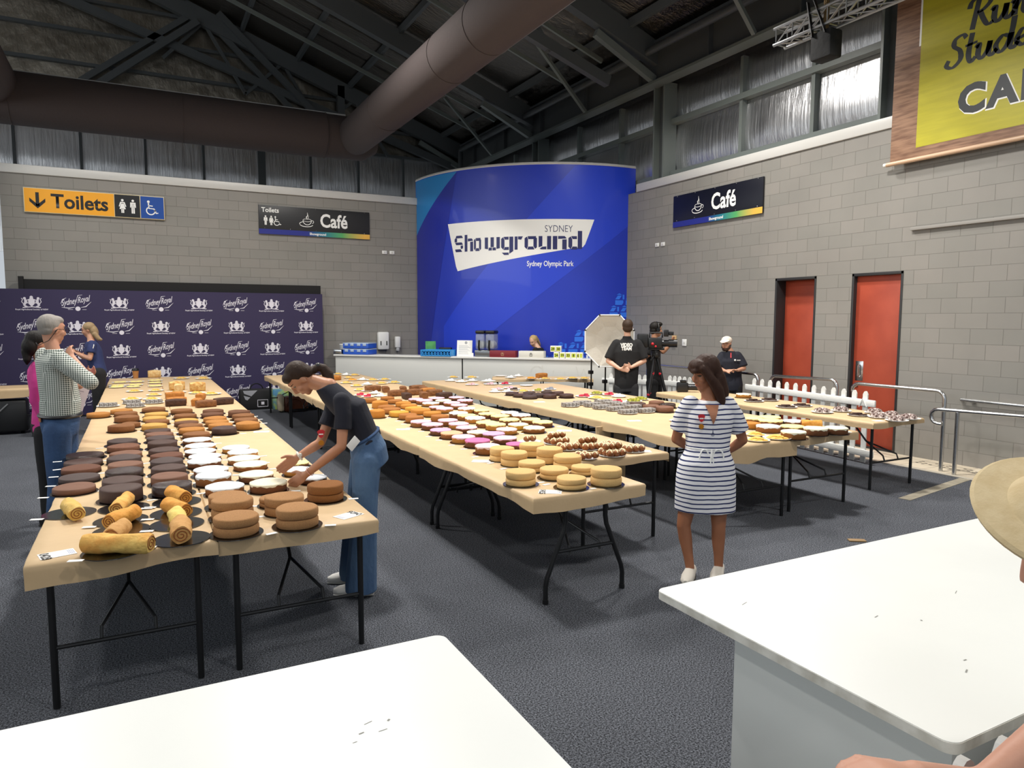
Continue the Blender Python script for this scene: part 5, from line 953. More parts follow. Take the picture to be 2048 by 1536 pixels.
rail([(8.76,11,.006),(8.76,11,.9)]+bend((8.76,10.9,.9),.1,0,90,Yv,Zv)[1:]+[(8.76,8.4,1.0)]+bend((8.76,8.3,.9),.1,90,180,Yv,Zv)+[(8.76,8.2,.006)],'stainless handrail in front of the man in a white cap')
rail([(8.7,3,.85),(8.7,5.2,.78)]+bend((8.7,5.25,.69),.09,90,270,-Yv,Zv)[::1]+[(8.7,5.2,.6)],'low stainless handrail with looped end at right edge')
bm=B(); tube(bm,[(8.7,5.02,.0),(8.7,5.02,.76)],.024,12); tube(bm,[(8.7,5.02,.7),(8.7,5.02,.79)],.012,8); tag(obj('rail_post',bm,steel),'stainless post holding the low looped handrail','post')
t=empty('wall_rail',(XR-.06,4.6,.86)); tag(t,'short stainless wall rail at the right edge of the photo','handrail','stainless handrails'); bm=B(); tube(bm,[(.06,.75,.0),(0,.72,0),(0,.65,0),(0,-1.5,0)],.02,10); obj('tube',bm,steel,t)
bm=B(); bar(bm,(.05,.6,-.02),(.0,.6,-.0),.05,.03); obj('bracket',bm,steel,t)
F=Flat()
for i in range(12):
    for j in range(3):
        if (i*7+j*5)%4: F.disc(9.0+.07*j+.02*(i%2),4.7+.09*i,.022,6)
tag(F.build('floor_grate_pattern',(0,0,.0068),X,V((0,1,0)),mat('dark_stain','#4b463f',.7)),'dark patterned stain on the cream tiles at right','stain')
# ---------------------------------------------------------------- foreground white plinths
pl=mat('white_plinth_top','#eceeeb',.32,var=(1.2,'#e6e8e5',5)); ple=mat('worn_plinth_edge','#dcdad2',.5,var=(14,'#bdb9ae',6)); plb=mat('plinth_base_grey','#c5c8c6',.45)
def plinth(x0,x1,y0,y1,z,bx0,bx1,by0,by1,label,marks):
    t=empty('display_plinth',((x0+x1)/2,(y0+y1)/2,0)); tag(t,label,'plinth'); cx,cy=(x0+x1)/2,(y0+y1)/2; w,h=(x1-x0)/2,(y1-y0)/2; r=.03
    def slab_(nm,z0,z1,mm,g=0):
        bm=B(); o=[]
        for (sx,sy,a) in ((1,1,0),(-1,1,90),(-1,-1,180),(1,-1,270)):
            for k in range(7): q=R(a+15*k); o.append((sx*(w-r-g)+r*math.cos(q),sy*(h-r-g)+r*math.sin(q)))
        lo=[bm.verts.new((x,y,z0)) for x,y in o]; hi=[bm.verts.new((x,y,z1)) for x,y in o]; n=len(o)
        bm.faces.new(lo[::-1]); f=bm.faces.new(hi)
        for i in range(n): bm.faces.new((lo[i],lo[(i+1)%n],hi[(i+1)%n],hi[i]))
        return obj(nm,bm,mm,t)
    slab_('top_edge',z-.026,z-.002,ple); slab_('top',z-.002,z,pl,.0015)
    bm=B(); box(bm,bx0-cx,bx1-cx,by0-cy,by1-cy,0,z-.027,.004); obj('base',bm,plb,t)
    F=Flat()
    for (x,y,a,l,w_) in marks: F.stroke([(x-cx,y-cy),(x-cx+l*math.cos(a),y-cy+l*math.sin(a))],w_)
    F.build('scuff_mark',(0,0,z+.0006),X,V((0,1,0)),mat('scuff_grey','#8b8b86',.6),t)
    return t
plinth(-1.3,.722,.86,1.79,1.0,-1.25,.6,.9,1.5,'white display plinth at the bottom left foreground',[(.38,1.42,.2,.012,.004),(.4,1.45,.3,.02,.002),(.42,1.41,.1,.02,.002),(.45,1.44,.8,.008,.005),(.36,1.395,.1,.01,.002),(.25,1.2,.25,.14,.0012)])
plinth(1.462,3.35,.81,1.775,1.0,1.53,3.3,.85,1.49,'white display plinth with grey base at the bottom right foreground',[(1.9,1.3,.2,.02,.003),(2.0,1.22,.9,.008,.005),(1.8,.98,.4,.02,.004),(1.62,1.55,.3,.03,.002),(2.3,1.3,.4,.03,.002),(1.86,1.02,0,.012,.004)])
bm=B(); box(bm,-.07,.07,-.03,.03,.0,.012,.004); o=obj('wood_offcut',bm,mat('tan_scrap','#8f7450',.6),loc=(5.35,3.86,0)); o.rotation_euler=(0,0,-.6); tag(o,'small tan scrap of tape lying on the carpet by the plinth','scrap')
# ---------------------------------------------------------------- bags and clutter by the backdrop
t=empty('tote_bag',(2.12,15.45,0)); tag(t,'black tote bag with white panel against the purple backdrop','bag'); bm=B(); box(bm,-.34,.34,-.13,.13,0,.42,.04); obj('bag_body',bm,mat('black_bag_cloth','#17171a',.8),t)
F=Flat(); F.poly([(-.28,.4),(.0,.4),(-.12,.28),(-.26,.34)]).poly([(-.27,.3),(-.14,.26),(-.2,.2),(-.24,.22)]).build('white_panel',(0,-.132,0),X,Z,mat('bag_grey_print','#9b9ca3',.7),t)
F=Flat(); F.stroke([(.0,.06),(.2,.06),(.2,.2),(.0,.2),(0,.06)],.012).rect(.07,.1,.13,.16); F.build('printed_logo',(0,-.132,0),X,Z,prn,t)
bm=B(); tube(bm,arcpts((0,0,.4),.13,0,PI,X,Z,10),.012,6); obj('handle',bm,black_plastic,t)
leather=mat('brown_leather','#5a2d1d',.35,var=(4,'#7a4630',3)); cream=mat('cream_canvas','#cdbfa4',.8)
t=empty('handbag',(2.72,14.7,0)); tag(t,'brown leather handbag with cream side under the far table','handbag'); bm=B(); box(bm,-.2,.28,-.13,.13,0,.32,.06); obj('bag_body',bm,leather,t)
bm=B(); box(bm,-.31,-.19,-.13,.14,.02,.36,.05); obj('cream_side',bm,cream,t); bm=B(); tube(bm,arcpts((.0,-.14,.12),.16,0,PI,X,Z,12),.014,6); obj('strap',bm,leather,t)
t=empty('bottle_pack',(2.68,15.22,0)); tag(t,'green and blue pack of cans above the brown handbag','pack'); bm=B(); box(bm,-.28,.3,-.1,.1,.0,.42,.02); obj('carton',bm,mat('pack_green','#a9c04e',.5,var=(7,'#4f86a8',2)),t)
t=empty('shoulder_bag',(3.2,15.1,0)); tag(t,'dark blue shoulder bag behind the brown handbag','bag'); bm=B(); box(bm,-.26,.26,-.14,.14,0,.34,.08); obj('bag_body',bm,mat('dark_blue_nylon','#232a33',.6,var=(6,'#4a5b66')),t); bm=B(); tube(bm,[(-.2,-.15,.3),(-.05,-.17,.12),(.12,-.15,.32)],.015,6); obj('strap',bm,cream,t)
t=empty('trolley_case',(-1.95,13.95,0)); tag(t,'black trolley case under the far left kraft table','suitcase'); bm=B(); box(bm,-.3,.3,-.18,.18,.04,.56,.05); obj('case_shell',bm,black_plastic,t); bm=B(); tube(bm,[(-.15,-.2,.1),(-.1,-.22,.35),(.05,-.2,.5)],.012,6); obj('strap',bm,mat('strap_grey','#6d6f72',.5),t); bm=B()
for x in (-.2,.2): tube(bm,[(x-.02,0,.04),(x+.02,0,.04)],.04,10)
obj('wheel',bm,black_plastic,t)
t=empty('backpack',(-1.3,13.5,0)); tag(t,'black backpack lying under the table left of pink sleeves','backpack'); bm=B(); box(bm,-.28,.28,-.2,.2,0,.4,.1); obj('bag_body',bm,mat('black_bag_cloth','#17171a',.8),t); bm=B(); tube(bm,[(-.15,-.22,.1),(0,-.24,.25),(.12,-.2,.4)],.014,6); obj('strap',bm,mat('strap_grey','#6d6f72',.5),t)
t=empty('coat',(-2.5,13.85,0)); tag(t,'black coat bundled on the floor at the far left','coat'); bm=B(); box(bm,-.3,.26,-.2,.2,0,.3,.1); obj('cloth',bm,mat('black_drape','#0f0f11',.8),t)
t=empty('coffee_cup',(-.08,15.1,ZT+.001)); tag(t,'brown takeaway coffee cup with dark lid on far left table','cup'); bm=B(); lathe(bm,[(0,0),(.03,0),(.042,.11),(0,.11)],18); obj('cup_body',bm,mat('cup_brown','#a9733f',.6),t); bm=B(); lathe(bm,[(0,.108),(.045,.108),(.044,.122),(.038,.14),(0,.138)],18); obj('lid',bm,black_plastic,t)
t.scale=(1.35,1.35,1.35)
# ---------------------------------------------------------------- film gear
t=empty('reflector_panel',(6.86,9.62,1.52)); dv=V((6.86,9.62,-.36)).normalized(); x_,y_,_=basis(dv); tag(t,'pale grey octagonal light diffuser behind the man in black polo','softbox')
bm=B(); pts=[[(.43*math.cos(R(22.5+45*k))*s,.46*math.sin(R(22.5+45*k))*s) for k in range(8)] for s in (1,.55,.02)]; rows_=[[bm.verts.new(x_*a+y_*b+dv*d) for a,b in L] for L,d in zip(pts,(0,.06,.09))]
for A_,B_ in zip(rows_,rows_[1:]):
    for k in range(8): bm.faces.new((A_[k],A_[(k+1)%8],B_[(k+1)%8],B_[k]))
bm.faces.new(rows_[-1]); obj('diffuser_cloth',bm,mat('diffuser_grey','#b9b3a7',.6,bump=(9,.5)),t,smooth=False)
bm=B(); tube(bm,[x_*a+y_*b for a,b in pts[0]+pts[0][:1]],.012,6); obj('rim',bm,mat('rim_white','#dfe3e6',.4),t)
bm=B()
for a,b in pts[0]: ball(bm,x_*a+y_*b,.018,u=8,v=6)
obj('rod_tip',bm,black_plastic,t)
def stand(x,y,h,label,kn):
    t=empty('light_stand',(x,y,0)); tag(t,label,'light stand','black light stands'); bm=B(); tube(bm,[(0,0,.12),(0,0,h*.6)],.018,8); tube(bm,[(0,0,h*.6),(0,0,h)],.013,8); obj('pole',bm,black_steel,t)
    for k in range(3):
        a=R(20+120*k); bm=B(); tube(bm,[(0,0,.42),(.4*math.cos(a),.4*math.sin(a),.012)],.01,6); obj('leg',bm,black_steel,t)
    for z in kn: bm=B(); box(bm,-.05,.03,-.03,.03,z-.03,z+.03,.01); obj('clamp_knob',bm,black_plastic,t)
stand(6.78,10.02,1.3,'left black light stand in front of the café counter',(.98,.78)); stand(6.88,9.75,1.45,'black light stand holding the octagonal diffuser',(.84,))
TR=V((7.42,9.12,0)); t=empty('tripod',TR); tag(t,'black camera tripod with red clamps beside cameraman','tripod'); redp=mat('red_clamp','#c22330',.4)
for k,(a,l) in enumerate(((200,.4),(-55,.36),(75,.4))):
    e=V((l*math.cos(R(a)),l*math.sin(R(a)),.0)); tp=V((0,0,1.28)); bm=B(); tube(bm,[tp+e*.06,tp*.52+e*.5],.026,8); tube(bm,[tp*.52+e*.5,e+V((0,0,.01))],.017,8); lg=obj('leg',bm,black_steel,t)
    bm=B(); ball(bm,tp*.78+e*.24,(.03,.03,.032)); ball(bm,tp*.52+e*.5,(.026,.026,.032)); obj('red_clamp',bm,redp,lg)
bm=B(); box(bm,-.06,.06,-.06,.06,1.26,1.38,.02); ball(bm,(0,0,1.3),.075); tube(bm,[(0,0,1.3),(-.2,-.12,1.22)],.012,6); obj('fluid_head',bm,black_plastic,t)
t=empty('video_camera',TR+V((0,0,1.38)),R(-62)+PI/2*0); tag(t,'black rigged video camera with lens on the tripod','video camera'); t.rotation_euler=(0,0,R(-40))
bm=B(); box(bm,-.12,.1,-.07,.07,.03,.2,.015); box(bm,-.3,-.12,-.06,.06,.04,.26,.02); obj('camera_body',bm,black_plastic,t); bm=B(); tube(bm,[(.1,0,.11),(.2,0,.11),(.2,0,.11),(.34,0,.11)],[.055,.055,.065,.065],18); obj('lens',bm,mat('lens_black','#1b1b1e',.25),t)
bm=B(); tube(bm,[(-.1,0,.2),(-.1,0,.28),(.1,0,.28),(.1,0,.2)],.014,8); obj('top_handle',bm,black_plastic,t); bm=B(); box(bm,.12,.2,-.09,-.02,.22,.33,.01); box(bm,.2,.28,-.06,.02,.24,.3,.01); obj('monitor',bm,black_plastic,t); bm=B(); ball(bm,(-.05,-.075,.1),.025); ball(bm,(.0,-.075,.06),.018); obj('dial',bm,redp,t); bm=B(); box(bm,-.12,.14,-.05,.05,0,.03,.004); obj('base_plate',bm,black_steel,t)
t=empty('stills_camera',(7.4,8.4,.763),R(-30)); tag(t,'black stills camera lying on the kraft table behind the stripes','camera'); bm=B(); box(bm,-.11,.06,-.05,.05,0,.15,.02); box(bm,-.06,.03,-.04,.04,.15,.185,.012); obj('camera_body',bm,black_plastic,t); bm=B(); tube(bm,[(.06,0,.075),(.22,0,.075)],[.045,.05],16); obj('lens',bm,mat('lens_black','#1b1b1e',.25),t)
# ---------------------------------------------------------------- people
def nrm(v): return V(v).normalized()
def frame(f,up):
    f=nrm(f); l=nrm(V(up).cross(f)); u=f.cross(l); return f,l,u       # forward, left, up
def hand_prims(bm,w,d,n,s,curl=.5,spread=.02,k=1.0):
    """w wrist, d towards the fingertips, n palm normal, s towards the thumb"""
    d=nrm(d); s=nrm(V(s)-d*V(s).dot(d)); n=s.cross(d)*(1 if s.cross(d).dot(V(n))>0 else -1)
    Mx=Matrix((d,s,n)).transposed()
    ball(bm,w+d*.045*k,(.052*k,.039*k,.015*k),Mx); ball(bm,w+d*.012*k,(.03*k,.027*k,.019*k),Mx)
    for off,L in ((.029,.068),(.0095,.078),(-.010,.072),(-.029,.056)):
        p=w+(d*.082+s*off)*k; dd=d+s*off*spread*30; ch=[(p-d*.02*k,.0098*k)]; q=p
        for j,fr in enumerate((.44,.32,.24)):
            a=curl*(.5+.55*j); dr=nrm(dd*math.cos(a)+n*math.sin(a)); ch.append((q,(.0094-.0006*j)*k)); q=q+dr*L*fr*k
        ch.append((q,.0072*k)); chain(bm,ch)
    p=w+(d*.024+s*.026)*k; q=p+nrm(d*.65+s*.75+n*.25)*.04*k; e=q+nrm(d*.9+s*.3+n*.35*max(.2,curl))*.032*k
    chain(bm,[(w+d*.02*k,.016*k),(p,.0145*k),(q,.0115*k),(e,.0085*k)])
def person(key,label,*,face,fup=(0,0,1),tfwd=None,skin='#b98468',hs=.92,build=(.165,.145,.165,.16),depth=(.11,.1,.115),voxel=.009,hands=None,hairc='#2a1d16',extra=None,ground=True,J=None,armr=1.0,legr=1.0):
    J={k:V(v) for k,v in (J or POSE[key]).items()}
    if ground:
        for s in 'LR':
            a,k,h=J['a'+s],J['k'+s],J['h'+s]; dz=.075-a.z; a.z=.075; J['t'+s].z=.028; k.z+=dz*.5
    base=V((J['pv'].x,J['pv'].y,0)); t=empty('person',base); tag(t,label,'person')
    f,l,u=frame(face,fup); hd=J['hd']; J['f'],J['l'],J['u']=f,l,u
    lat=nrm(J['sL']-J['sR']); spn=nrm(J['nk']-J['pv']); 
    if tfwd is None: tf=nrm(lat.cross(spn))
    else: tf=nrm(V(tfwd)); 
    J['lat'],J['tf'],J['spn']=lat,tf,spn
    sk=mat('skin_'+key,skin,.5,var=(7,skin,2),bump=(40,.06)); shw=(J['sL']-J['sR']).length/2
    hp,wa,ch,_=build; dhp,dwa,dch=depth; up1=nrm(J['wa']-J['pv']); smid=(J['sL']+J['sR'])/2
    def torso(bm,g,top=True,hip=True,gz=0):
        rg=[]
        if hip: rg+=[(J['pv']-up1*.09,lat*(hp*.93+g),tf*(dhp*.9+g)),(J['pv'],lat*(hp+g),tf*(dhp+g))]
        rg+=[(J['pv'].lerp(J['wa'],.55),lat*((hp+wa)/2+g),tf*((dhp+dwa)/2+g)),(J['wa'],lat*(wa+g),tf*(dwa+g)),(J['wa'].lerp(J['ch'],.55),lat*((wa+ch)/2+g),tf*((dwa+dch)/2+g)),(J['ch'],lat*(ch+g),tf*(dch+g))]
        if top:
            sp=nrm(J['nk']-J['ch']); rg+=[(smid-sp*.015,lat*(shw*.98+g),tf*(dch*.8+g)),(smid.lerp(J['nk'],.45),lat*(shw*.62+g),tf*(.075+g)),(J['nk'],lat*(.062+g*.6),tf*(.062+g*.6))]
        loft(bm,rg)
    J['torso']=torso
    def leg(bm,s,g=0,hem=None,frac=1):
        h,k,a=J['h'+s],J['k'+s],J['a'+s]
        if hem: chain(bm,[(h,.085*legr+g),(h.lerp(k,.5),.074*legr+g),(k,hem[0])]); cone(bm,k,a,hem[0],hem[1]); cone(bm,a,a-V((0,0,hem[2])),hem[1],hem[1])
        else: chain(bm,[(h,.082*legr+g),(h.lerp(k,.5),.068*legr+g),(k,.05*legr+g),(k.lerp(a,.3)-tf*.008,.049*legr+g),(k.lerp(a,.7),.036*legr+g),(a,.032*legr+g)])
    J['leg']=leg
    def arm(bm,s,g=0,frac=2):
        a,e,w=J['s'+s],J['e'+s],J['w'+s]; ins=nrm(J['nk']-a)
        if frac<=1: p=a.lerp(e,frac); chain(bm,[(a+ins*.03,.052*armr+g),(a.lerp(e,.3),.05*armr+g)]); cone(bm,a.lerp(e,.3),p,.05*armr+g,.05*armr+g+.004)
        elif frac<2: p=e.lerp(w,frac-1); chain(bm,[(a+ins*.03,.054*armr+g),(a.lerp(e,.4),.05*armr+g),(e,.042*armr+g)]); cone(bm,e,p,.042*armr+g,.036*armr+g)
        else: chain(bm,[(a+ins*.03,.05*armr),(a.lerp(e,.35),.045*armr),(e,.036*armr),(e.lerp(w,.3),.038*armr),(w,.0255*armr)])
    J['arm']=arm
    bm=B(); torso(bm,0)
    for s in 'LR':
        leg(bm,s); arm(bm,s); a,tt=J['a'+s],J['t'+s]; dr=nrm(V((tt.x-a.x,tt.y-a.y,0))); a0=V((a.x,a.y,.04)); chain(bm,[(a0-dr*.05,.034),(a0+dr*.06,.036),(a0+dr*.15-V((0,0,.012)),.026)]); J['dr'+s]=dr
        w,ft=J['w'+s],J['f'+s]; hp_=(hands or {}).get(s,{}); d=ft-w; n=V(hp_.get('n',-tf)); th=V(hp_.get('th',u)); 
        if hp_.get('skip'): ball(bm,w+nrm(d)*.05,.04)
        else: hand_prims(bm,w,d,n,th,hp_.get('curl',.45),hp_.get('spread',.02),hp_.get('k',1))
    c=hd; Mh=Matrix((f,l,u)).transposed(); S=hs
    ball(bm,c+(u*.028-f*.012)*S,(.098*S,.077*S,.098*S),Mh,20,14); ball(bm,c+(f*.022-u*.045)*S,(.07*S,.06*S,.075*S),Mh,16,12); ball(bm,c+(f*.056-u*.1)*S,(.026*S,.028*S,.02*S),Mh)
    chain(bm,[(c+(f*.088+u*.022)*S,.008*S),(c+(f*.106-u*.022)*S,.0125*S),(c+(f*.095-u*.03)*S,.014*S)]); ball(bm,c+(f*.084-u*.064)*S,(.012*S,.026*S,.011*S),Mh); ball(bm,c+(f*.072+u*.045)*S,(.02*S,.05*S,.014*S),Mh)
    for s in (-1,1): ball(bm,c+(l*s*.079-f*.006-u*.008)*S,(.017*S,.008*S,.03*S),Mh); ball(bm,c+(f*.06+l*s*.036-u*.022)*S,(.03*S,.028*S,.028*S),Mh)
    chain(bm,[(J['nk']-nrm(hd-J['nk'])*.03,.06),(J['nk'],.055),(c-(u*.05+f*.02)*S,.052)])
    pt=[]
    for s in (-1,1):
        e=c+(f*.083+l*s*.033+u*.014)*S; pt+=[(e,((f,.03),(l,.017*S),(u,.0065*S)),1),(c+(f*.085+l*s*.034+u*.04)*S,((f,.04),(l,.023*S),(u,.0045*S)),3)]
    pt.append((c+(f*.09-u*.064)*S,((f,.03),(l,.026*S),(u,.0085*S)),2))
    hc=mat('hair_'+key,hairc,.6,spec=.25,var=(30,hairc,4),bump=(55,.35),stretch=(1,1,.25))
    if extra: extra(bm,J,S)
    blob('body',bm,[sk,mat('eye_dark','#2b1f1b',.3),mat('lips_'+key,'#96503f' ,.5),hc],voxel,5,t,pt,base)
    J['t']=t; J['base']=base; J['S']=S; J['c']=c; J['Mh']=Mh; J['hairm']=hc; J['voxel']=voxel
    return J
def garment(J,name,fn,m,voxel=None,smooth=4,label=None):
    bm=B(); fn(bm); o=blob(name,bm,m,voxel or J['voxel']*1.1,smooth,J['t'],None,J['base'])
    if label: o['label']=label
    return o
def hair(J,parts,label=None,voxel=.007):
    f,l,u,c,S,Mh=J['f'],J['l'],J['u'],J['c'],J['S'],J['Mh']; bm=B()
    for p in parts:
        if p[0]=='e': ball(bm,c+(f*p[1][0]+l*p[1][1]+u*p[1][2])*S,tuple(q*S for q in p[2]),Mh,18,12)
        elif p[0]=='c': chain(bm,[(c+(f*q[0]+l*q[1]+u*q[2])*S,q[3]*S) for q in p[1:]])
        else: chain(bm,[(V(q[:3]),q[3]) for q in p[1:]])
    return blob('hair',bm,J['hairm'],voxel,3,J['t'],None,J['base'])
def shoes(J,m,k=1,only='LR'):
    for s in only:
        a,dr=J['a'+s],J['dr'+s]; p=V((a.x,a.y,.047)); sd=V((-dr.y,dr.x,0)); bm=B()
        loft(bm,[(p-dr*.085*k,sd*.018,Zv*.03),(p-dr*.07*k,sd*.036*k,Zv*.043),(p,sd*.041*k,Zv*.044),(p+dr*.08*k-V((0,0,.006)),sd*.048*k,Zv*.038),(p+dr*.15*k-V((0,0,.014)),sd*.043*k,Zv*.028),(p+dr*.185*k-V((0,0,.02)),sd*.02*k,Zv*.018)])
        for v in bm.verts: v.co.z=max(v.co.z,.006); v.co-=J['base']
        sh=obj('shoe',bm,m,J['t'],angle=60)
        bm=B(); loft(bm,[(p*1-dr*.085*k-V((0,0,.041)),sd*.03,Zv*.006),(p-V((0,0,.041)),sd*.043*k,Zv*.006),(p+dr*.1*k-V((0,0,.041)),sd*.049*k,Zv*.006),(p+dr*.185*k-V((0,0,.041)),sd*.024*k,Zv*.006)])
        for v in bm.verts: v.co-=J['base']
        obj('sole',bm,mat('pale_sole','#d9d7d2',.6) if m.name.startswith('white') else black_plastic,sh)
def part(J,name,fn,m,smooth=True,label=None):
    bm=B(); fn(bm)
    for v in bm.verts: v.co-=J['base']
    o=obj(name,bm,m,J['t'],smooth)
    if label: o['label']=label
    return o
denim=mat('blue_denim','#3f5b7f',.85,var=(5,'#54708f',5),bump=(60,.25),stretch=(1,1,.5)); denim_d=mat('dark_blue_denim','#263f63',.85,var=(5,'#35527a',5),bump=(60,.25)); navy_t=mat('navy_jersey','#181a26',.9,bump=(9,.3)); blackc=mat('black_jersey','#131315',.9,bump=(9,.3)); red_rib=mat('red_ribbon','#c0202d',.6); goldm=mat('medal_gold','#c9862f',.35,.8)
def medal(J,p,nv,upv):
    p,nv=V(p),nrm(nv); x=nrm(V(upv).cross(nv)); y=nv.cross(x)
    part(J,'medal_ribbon',lambda b:b.faces.new([b.verts.new(p+x*a*.026+y*c*.03+nv*.004) for a,c in ((-1,.6),(-.5,1),(.5,1),(1,.6),(.5,-.6),(0,-.9),(-.5,-.6))]),red_rib,False)
    part(J,'medal_disc',lambda b:tube(b,[p-y*.058,p-y*.058+nv*.006],.018,16),goldm)
    part(J,'ribbon_bar',lambda b:b.faces.new([b.verts.new(p+x*a*.014+y*c*.004+nv*.0055) for a,c in ((-1,-1),(1,-1),(1,1),(-1,1))]),paper,False)
# --- woman leaning over the left table
# seen from her left; the near arm is her left one
J=person('bend',J=dict(POSE['bend'],nk=(1.125,4.93,1.418)),label='woman in navy tee and blue jeans bending over the left tables',face=(-.5,.05,-.86),fup=(-.86,.0,.5),skin='#b57f60',hairc='#33241b',build=(.165,.135,.15,.15),depth=(.115,.095,.105),voxel=.0055,armr=.92,hs=.93,
 hands=dict(L=dict(n=(-.3,.5,-.6),th=(-.5,.5,.55),curl=.5,k=1.02),R=dict(n=(-.35,-.75,.25),th=(-.6,0,.8),curl=.3,k=1.02)))
garment(J,'tee_shirt',lambda b:(J['torso'](b,.012,True,False),J['arm'](b,'L',.011,.62),J['arm'](b,'R',.011,.62),cone(b,J['wa'],J['wa'].lerp(J['pv'],.3),.125,.125)),navy_t)
def jeans(b):
    loft(b,[(J['pv']-nrm(J['wa']-J['pv'])*.1,J['lat']*.168,J['tf']*.122),(J['pv'],J['lat']*.178,J['tf']*.135),(J['pv'].lerp(J['wa'],.6),J['lat']*.16,J['tf']*.118),(J['pv'].lerp(J['wa'],.92),J['lat']*.15,J['tf']*.112)])
    for s in 'LR': J['leg'](b,s,.014,(.088,.108,.045))
garment(J,'jeans',jeans,denim)
part(J,'waistband',lambda b:tube(b,[J['pv'].lerp(J['wa'],.86)+J['lat']*.155*math.cos(2*PI*k/28)+J['tf']*.117*math.sin(2*PI*k/28) for k in range(29)],.011,6,False),denim_d)
hair(J,[('e',(-.03,0,.045),(.092,.086,.092)),('e',(-.06,0,.005),(.06,.078,.07)),('e',(.035,0,.085),(.05,.068,.04)),('w',(1.07,5.0,1.525,.03),(1.1,5.0,1.545,.022)),('w',(1.1,5.0,1.545,.026),(1.135,4.99,1.53,.034),(1.16,4.98,1.49,.04),(1.165,4.97,1.44,.04),(1.15,4.965,1.39,.03),(1.14,4.96,1.355,.012))])
part(J,'hair_tie',lambda b:(ball(b,V((1.1,5.0,1.547)),.026),),black_plastic)
shoes(J,mat('white_leather_shoe','#dcdad6',.5))
p0=J['wR'].lerp(J['eR'],.1); part(J,'wrist_watch',lambda b:(tube(b,arcpts(p0,.029,0,2*PI,*basis(J['eR']-J['wR'])[:2],14),.0085,6,False),ball(b,p0+V((0,-.03,.012)),(.014,.008,.014))),mat('pale_watch_band','#e3ddd2',.4))
p0=J['wL'].lerp(J['eL'],.12); part(J,'bracelet',lambda b:tube(b,arcpts(p0,.031,0,2*PI,*basis(J['eL']-J['wL'])[:2],14),.003,5,False),mat('bracelet_pink','#d9a08c',.4))
nt=J['wa'].lerp(J['pv'],.25)+J['lat']*.135+V((-.115,-.06,-.0)); part(J,'name_tag',lambda b:box(b,-.045,.045,-.002,.002,-.03,.03,.003,Matrix.Translation(nt)@Matrix.Rotation(.3,4,'Z')@Matrix.Rotation(-.75,4,'Y')),paper)
medal(J,J['sL'].lerp(J['sR'],.2)+V((-.16,-.05,-.2)),(-.2,-1,0),(0,0,1))
# --- woman in the striped dress
J=person('strip',J=dict(POSE['strip'],sL=(3.815,3.82,1.245),sR=(3.525,3.972,1.25)),label='woman in white dress with navy stripes standing among the tables',face=(-.93,.05,-.28),fup=(-.22,-.05,1),tfwd=(-.5,-.86,0),skin='#9a6446',hairc='#38231a',build=(.175,.145,.165,.15),depth=(.12,.105,.12),voxel=.0065,hs=.97,hands=dict(L=dict(n=(.5,.8,0),th=(0,0,1)),R=dict(n=(.5,.8,0),th=(0,0,1))),armr=.98,legr=1.0)
stripe=pattern_mat('navy_stripe_jersey','#e4e3e6','#333a63','stripe',.0335,.3)
def dress(b):
    lat,tf=J['lat'],J['tf']; J['torso'](b,.014,True,False); z=lambda k:V((J['pv'].x,J['pv'].y,k))
    loft(b,[(J['wa']+V((0,0,.02)),lat*.155,tf*.115),(J['wa']-V((0,0,.02)),lat*.158,tf*.118),(z(.84),lat*.205,tf*.142),(z(.74),lat*.218,tf*.15),(z(.6),lat*.222,tf*.152),(z(.485),lat*.224,tf*.152)],32)
    for s in 'LR': J['arm'](b,s,.018,.72)
garment(J,'dress',dress,stripe,.0085,3)
lt,tf=J['lat'],J['tf']; wp=J['wa']+tf*.122
part(J,'drawstring',lambda b:(tube(b,arcpts(wp+lt*-.05+V((0,0,-.075)),.075,R(-40),R(220),lt*.45,Zv,16),.0055,6),tube(b,arcpts(wp+lt*.05+V((0,0,-.055)),.055,R(-40),R(220),lt*.7,Zv,16),.0055,6),tube(b,[wp+tf*.012,wp+tf*.026+lt*-.012+V((0,0,-.12)),wp+tf*.036+lt*.012+V((0,0,-.3))],.0055,6),tube(b,[wp+tf*.012,wp+tf*.022+lt*.012+V((0,0,-.1)),wp+tf*.034+lt*.005+V((0,0,-.2))],.0055,6),tube(b,[J['wa']+lt*.158*math.cos(2*PI*k/28)+tf*.12*math.sin(2*PI*k/28) for k in range(29)],.006,5,False)),sign_white)
nk=J['nk']; 
def vneck(b):
    q=[nk+tf*.088+lt*.05+V((0,0,-.025)),nk+tf*.088+lt*-.05+V((0,0,-.025)),nk+tf*.15+V((0,0,-.16))]; q2=[q[0],q[1],q[2]]
    n_=8
    for i in range(n_):
        a=i/n_; c_=(i+1)/n_; P_=lambda s,e:q[s].lerp(q[2],e)+tf*(.024*math.sin(PI*e)+.004)
        b.faces.new([b.verts.new(x) for x in (P_(0,a),P_(1,a),P_(1,c_),P_(0,c_))]) if i<n_-1 else b.faces.new([b.verts.new(x) for x in (P_(0,a),P_(1,a),q[2]+tf*.004)])
part(J,'open_neckline',vneck,D.materials['skin_strip'])
part(J,'neck_zip',lambda b:(tube(b,[nk+tf*.14+V((0,0,-.155)),nk+tf*.145+V((0,0,-.22))],.004,6),tube(b,arcpts(nk+tf*.15+V((0,0,-.23)),.01,0,2*PI,lt,Zv,10),.002,5)),mat('zip_navy','#3a4064',.4))
part(J,'necklace',lambda b:(tube(b,[nk+tf*(.075+.03*math.sin(a))+lt*.06*math.cos(a)+V((0,0,-.03-.055*math.sin(a))) for a in [PI*k/12 for k in range(13)]],.0016,5),ball(b,nk+tf*.115+V((0,0,-.09)),.008)),goldm)
medal(J,J['ch']+tf*.132+lt*-.085+V((0,0,.01)),tf,(0,0,1))
